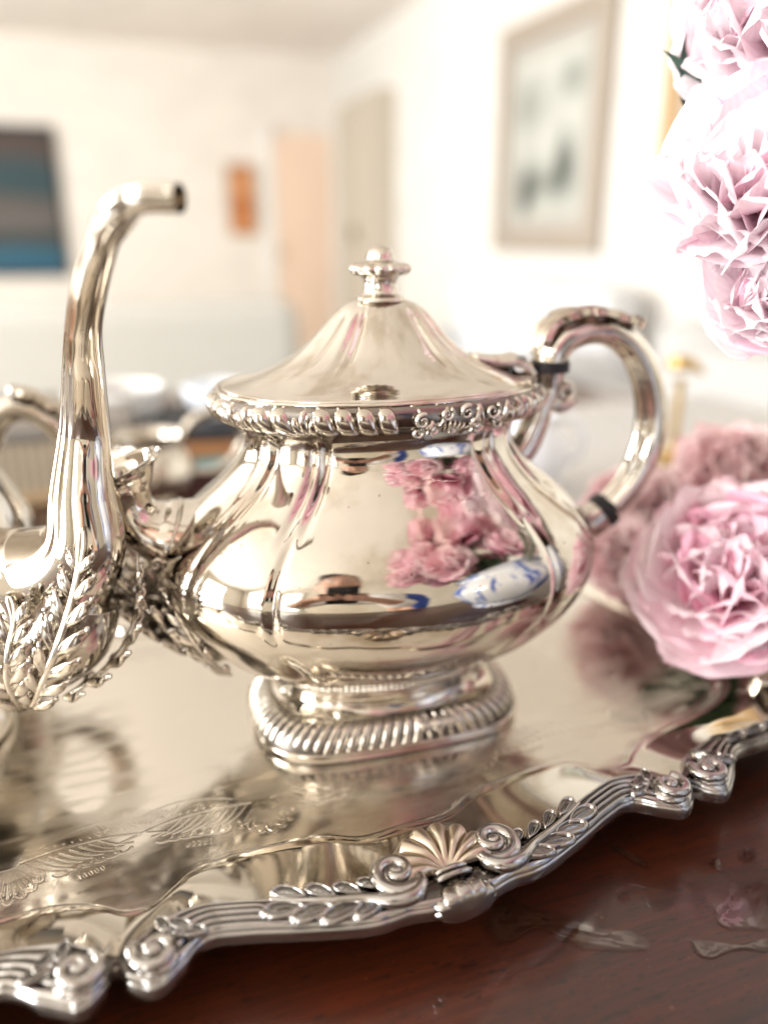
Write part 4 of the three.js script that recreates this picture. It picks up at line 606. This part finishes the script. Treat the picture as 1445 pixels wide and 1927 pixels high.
peony('dusty pink peony in shade behind the teapot handle', V3(0.1560, 0.0440, -0.1530), V3(-0.5, 0.5, 0.4), 0.034, M.dusk, null, 0.9);
peony('dusty pink peony lowest behind the handle, resting on the end of the tray', V3(0.1370, 0.0340, -0.1080), V3(-0.6, 0.5, 0.5), 0.024, M.dusk, null, 0.8);
peony('rose peony behind the bright low peony at the right edge', V3(0.2050, 0.0720, -0.1350), V3(-0.4, 0.7, 0.5), 0.038, M.dusk, null, 0.9);
const more = [[0.108, 0.214, 0.248, -0.8, 0.3, 0.1, 0.045], [0.136, 0.192, 0.145, -0.9, 0.2, -0.5, 0.046], [0.185, 0.270, 0.135, -0.4, 0.8, -0.4, 0.052], [0.255, 0.210, 0.155, 0.7, 0.5, 0.3, 0.050], [0.172, 0.200, 0.215, -0.3, 0.5, 0.9, 0.048], [0.203, 0.190, 0.067, -0.2, 0.4, -0.9, 0.048], [0.240, 0.285, 0.090, 0.3, 0.9, -0.3, 0.050], [0.153, 0.248, 0.093, -0.6, 0.5, -0.6, 0.044], [0.132, 0.250, 0.180, -0.8, 0.6, 0.1, 0.046], [0.104, 0.205, 0.212, -0.8, 0.3, -0.3, 0.042], [0.150, 0.315, 0.160, -0.6, 0.7, -0.3, 0.048], [0.118, 0.285, 0.225, -0.7, 0.6, 0.0, 0.046]];
const moreLabels = ['pink peony reaching from the bowl towards the camera, outside the frame', 'pink peony low on the left of the bowl', 'pink peony standing tall in the middle of the bowl', 'pink peony on the far right of the bowl', 'pink peony on the near side of the bowl', 'pink peony on the far side of the bowl', 'topmost pink peony at the back of the bowl', 'pink peony facing the teapot high on the far left of the bowl', 'pink peony facing left high over the near rim of the bowl', 'pink peony lowest on the near left of the bowl', 'pink peony on the tallest leaning stem of the bowl', 'pink peony leaning high towards the camera from the bowl'];
more.forEach(([x, y, z, a, b, c, R], i) => peony(moreLabels[i], V3(x, y, z), V3(a, b, c), R, M.pink, mouth, 0.9, 'peonies in the blue and white bowl'));
const leafGeo = grid(10, 18, (u, v) => { const x = u * 2 - 1, w = 0.17 * Math.sin(Math.PI * Math.pow(v, 0.75)); return [x * w, v * 0.95, 0.10 * Math.abs(x) * w * 6 - 0.22 * v * v + 0.02 * Math.sin(v * 9)]; }, { uv: (u, v) => [u, v] });
function spray(label, pos, dir, spread, n, L, m = M.green) {
  const t = thing('peony_leaf_spray', label, 'foliage', pos, 0);
  for (let i = 0; i < n; i++) { const d = V3(...dir).normalize().add(V3(rr(-1, 1), rr(-1, 1), rr(-1, 1)).multiplyScalar(spread)).normalize(), o = part('leaf', leafGeo, m, t); o.quaternion.setFromUnitVectors(EY, d).multiply(new THREE.Quaternion().setFromAxisAngle(EY, rr(0, 6))); o.scale.setScalar(L * rr(0.8, 1.2)); }
  return t;
}
spray('dark green leaf at the left edge of the upper peonies', V3(0.1300, 0.2560, -0.045), [-0.55, 0.9, 0.0], 0.1, 2, 0.028, plain([.03, .06, .045], 0.5));
spray('dark green leaves between the low peonies', V3(0.188, 0.036, -0.085), [-0.85, 0.15, -0.1], 0.35, 5, 0.045);  // spray added over the tray end to block the window reflection

// ------------------------------------------------------------------ the photographer, whom the silver mirrors
function surfaceNet(sdf, lo, hi, c) {
  const n = [0, 1, 2].map((i) => Math.ceil((hi[i] - lo[i]) / c) + 1), [nx, ny, nz] = n, F = new Float32Array(nx * ny * nz), id = (i, j, k) => (k * ny + j) * nx + i;
  for (let k = 0; k < nz; k++) for (let j = 0; j < ny; j++) for (let i = 0; i < nx; i++) F[id(i, j, k)] = sdf(lo[0] + i * c, lo[1] + j * c, lo[2] + k * c);
  const vid = new Int32Array(F.length).fill(-1), P = [], I = [];
  for (let k = 0; k < nz - 1; k++) for (let j = 0; j < ny - 1; j++) for (let i = 0; i < nx - 1; i++) {
    let x = 0, y = 0, z = 0, m = 0; const v = (a, b, d) => F[id(i + a, j + b, k + d)];
    for (const [a, b] of [[[0, 0, 0], [1, 0, 0]], [[0, 1, 0], [1, 1, 0]], [[0, 0, 1], [1, 0, 1]], [[0, 1, 1], [1, 1, 1]], [[0, 0, 0], [0, 1, 0]], [[1, 0, 0], [1, 1, 0]], [[0, 0, 1], [0, 1, 1]], [[1, 0, 1], [1, 1, 1]], [[0, 0, 0], [0, 0, 1]], [[1, 0, 0], [1, 0, 1]], [[0, 1, 0], [0, 1, 1]], [[1, 1, 0], [1, 1, 1]]]) { const p = v(...a), q = v(...b); if ((p < 0) !== (q < 0)) { const t = p / (p - q); x += a[0] + t * (b[0] - a[0]); y += a[1] + t * (b[1] - a[1]); z += a[2] + t * (b[2] - a[2]); m++; } }
    if (m) { vid[id(i, j, k)] = P.length / 3; P.push(lo[0] + (i + x / m) * c, lo[1] + (j + y / m) * c, lo[2] + (k + z / m) * c); }
  }
  const quad = (a, b, d, e, f) => { if (f) I.push(a, b, d, a, d, e); else I.push(a, d, b, a, e, d); };
  for (let k = 1; k < nz - 1; k++) for (let j = 1; j < ny - 1; j++) for (let i = 1; i < nx - 1; i++) {
    const p = F[id(i, j, k)] < 0;
    if (p !== F[id(i + 1, j, k)] < 0) quad(vid[id(i, j - 1, k - 1)], vid[id(i, j, k - 1)], vid[id(i, j, k)], vid[id(i, j - 1, k)], p);
    if (p !== F[id(i, j + 1, k)] < 0) quad(vid[id(i - 1, j, k - 1)], vid[id(i - 1, j, k)], vid[id(i, j, k)], vid[id(i, j, k - 1)], p);
    if (p !== F[id(i, j, k + 1)] < 0) quad(vid[id(i - 1, j - 1, k)], vid[id(i, j - 1, k)], vid[id(i, j, k)], vid[id(i - 1, j, k)], p);
  }
  const g = new THREE.BufferGeometry(); g.setAttribute('position', new THREE.Float32BufferAttribute(P, 3)); g.setIndex(I); g.computeVertexNormals(); return g;
}
const cone = (a, b, ra, rb) => { const ab = [b[0] - a[0], b[1] - a[1], b[2] - a[2]], l = ab[0] ** 2 + ab[1] ** 2 + ab[2] ** 2; return (x, y, z) => { const t = clamp(((x - a[0]) * ab[0] + (y - a[1]) * ab[1] + (z - a[2]) * ab[2]) / l); return Math.hypot(x - a[0] - ab[0] * t, y - a[1] - ab[1] * t, z - a[2] - ab[2] * t) - lerp(ra, rb, t); }; };
const egg = (c, r) => (x, y, z) => { const a = (x - c[0]) / r[0], b = (y - c[1]) / r[1], d = (z - c[2]) / r[2], k = Math.hypot(a, b, d); return (k - 1) * Math.min(...r); };
const union = (fs, s) => (x, y, z) => { let d = 1e3; for (const f of fs) { const e = f(x, y, z), h = clamp(0.5 + 0.5 * (d - e) / s); d = lerp(d, e, h) - s * h * (1 - h); } return d; };
{
  const t = thing('person', 'dark haired person in white shirt and blue trousers leaning in, mirrored in the teapot', 'person', V3(0, 0, 0), 0);
  const skin = plain([.56, .34, .25], 0.6), shirtM = plain([.78, .77, .78], 0.9), blue = plain([.035, .07, .32], 0.9), hairM = plain([.022, .017, .014], 0.6);
  const neck = [.012, .262, .560], chest = [.07, .185, .63], waist = [.20, .175, .72], hip = [.33, .14, .79], sR = [.135, .175, .54], sL = [-.03, .185, .70], eR = [.165, .055, .44], eL = [-.13, .085, .56], wR = [.075, .128, .372], wL = [-.075, .135, .372];
  const kR = [.345, -.27, .86], kL = [.375, -.27, .74], aR = [.345, -.63, .89], aL = [.375, -.63, .77], hR = [.315, .06, .85], hL = [.365, .06, .73];
  const torso = [cone(chest, waist, .098, .098), cone(waist, hip, .098, .112), cone(sR, sL, .055, .055), cone(chest, neck, .06, .045)], armR = [cone(sR, eR, .044, .036), cone(eR, wR, .034, .023)], armL = [cone(sL, eL, .044, .036), cone(eL, wL, .034, .023)], legs = [cone(hR, kR, .074, .050), cone(kR, aR, .048, .033), cone(hL, kL, .074, .050), cone(kL, aL, .048, .033), cone(aR, [.33, -.655, .79], .030, .026), cone(aL, [.36, -.655, .67], .030, .026)];
  const bodyG = surfaceNet(union([...torso, ...armR, ...armL, ...legs, cone(neck, [.0, .300, .545], .044, .042)], .03), [-.22, -.70, .32], [.48, .36, .96], .013);
  const hc = [-.005, .338, .520];
  const headF = union([egg(hc, [.066, .088, .080]), egg([hc[0], hc[1] - .045, hc[2] - .022], [.046, .050, .050]), cone([hc[0], hc[1] + .002, hc[2] - .074], [hc[0], hc[1] - .024, hc[2] - .090], .008, .011), egg([hc[0], hc[1] + .020, hc[2] - .066], [.042, .010, .014]), egg([hc[0], hc[1] - .050, hc[2] - .067], [.022, .008, .010]), egg([hc[0] - .068, hc[1] - .008, hc[2] + .006], [.009, .026, .016]), egg([hc[0] + .068, hc[1] - .008, hc[2] + .006], [.009, .026, .016]), cone([hc[0], hc[1] - .05, hc[2] + .02], [.006, .285, .552], .044, .044)], .012);
  const eyes = [-1, 1].map((q) => egg([hc[0] + q * .026, hc[1] + .006, hc[2] - .078], [.014, .008, .010]));
  const headG = surfaceNet((x, y, z) => Math.max(headF(x, y, z), -Math.min(...eyes.map((e) => e(x, y, z)))), [-.10, .20, .40], [.10, .45, .64], .0048);
  const hand = (q, w) => { // palm against the edge of the phone, fingers over its front
    const fs = [cone(w, [q * .050, w[1] + .014, .362], .022, .020), cone([q * .050, w[1] + .014, .362], [q * .044, w[1] + .034, .357], .017, .014)];
    for (let i = 0; i < 4; i++) { const y = w[1] + .002 + i * .014, L = [.030, .038, .036, .030][i], z = .350 - (y - .165) * .34; fs.push(cone([q * .050, y, z + .006], [q * .043, y + .003, z - .012], .0078, .0075), cone([q * .043, y + .003, z - .012], [q * (.040 - L * .55), y + .005, z - .0155], .0072, .0066), cone([q * (.040 - L * .55), y + .005, z - .0155], [q * (.040 - L), y + .005, z - .0145], .0066, .0058)); }
    fs.push(cone([q * .047, w[1] + .010, .372], [q * .036, w[1] + .034, .368], .010, .0085), cone([q * .036, w[1] + .034, .368], [q * .022, w[1] + .046, .362], .0085, .0070));
    const lo = [Math.min(q * .0, q * .10) - .005, w[1] - .035, .325], hi = [Math.max(q * .0, q * .10) + .005, w[1] + .085, .402];
    return surfaceNet(union(fs, .006), lo, hi, .003);
  };
  part('body', [bodyG, headG, hand(1, wR), hand(-1, wL)], skin, t);
  const grow = (f, e) => (x, y, z) => f(x, y, z) - e;
  part('shirt', surfaceNet(grow(union([...torso, cone(sR, eR, .046, .044), cone(sL, eL, .046, .044)], .035), .008), [-.22, -.05, .35], [.40, .32, .96], .012), shirtM, t);
  part('trousers', surfaceNet((x, y, z) => Math.max(grow(union([cone(waist, hip, .10, .116), ...legs.slice(0, 4)], .03), .012)(x, y, z), .245 - x - (y - .15) * .4, -.62 - y), [.10, -.68, .55], [.52, .30, .98], .013), blue, t);
  const hairF = union([egg([hc[0], hc[1] + .026, hc[2] + .016], [.074, .080, .084]), egg([hc[0] - .03, hc[1] + .066, hc[2] - .036], [.044, .030, .040])], .015);
  part('hair', surfaceNet((x, y, z) => Math.max(hairF(x, y, z) + .004 * Math.sin(x * 180 + z * 90) * Math.sin(y * 120), Math.min(hc[1] + .040 - y, hc[2] - .012 - z) ), [-.11, .26, .40], [.11, .47, .66], .006), hairM, t);
  for (const q of [-1, 1]) { const e = part('eye', new THREE.SphereGeometry(.011, 20, 14).translate(hc[0] + q * .026, hc[1] + .006, hc[2] - .066), plain([.8, .78, .75], 0.3), t); part('iris', new THREE.SphereGeometry(.0052, 14, 10).translate(hc[0] + q * .026, hc[1] + .005, hc[2] - .0735), plain([.05, .03, .02], 0.3), e); }
  const ph = thing('phone', 'black phone held up in both hands, seen mirrored in the teapot', 'phone', V3(0, 0.1650, 0.3465), 0), inner = new THREE.Euler(-19 * Math.PI / 180, 0, 0); ph.rotation.copy(inner);
  part('case', new RoundedBoxGeometry(.068, .138, .008, 4, .0038), plain([.012, .012, .014], 0.35), ph);
  part('screen', moved(new THREE.PlaneGeometry(.062, .130), 0, 0, .0042), plain([.05, .05, .06], 0.15), ph);
  part('camera_plate', moved(box(.030, .030, .0022, .001), 0, .046, -.0048), plain([.03, .03, .034], 0.3), ph);
  for (const [x, y] of [[-.007, .053], [.007, .039]]) part('lens_ring', moved(new THREE.TorusGeometry(.0052, .0009, 10, 30), x, y, -.0062), plain([.1, .1, .11], 0.25, { metalness: 1 }), ph);
}
renderer.render(scene, camera);
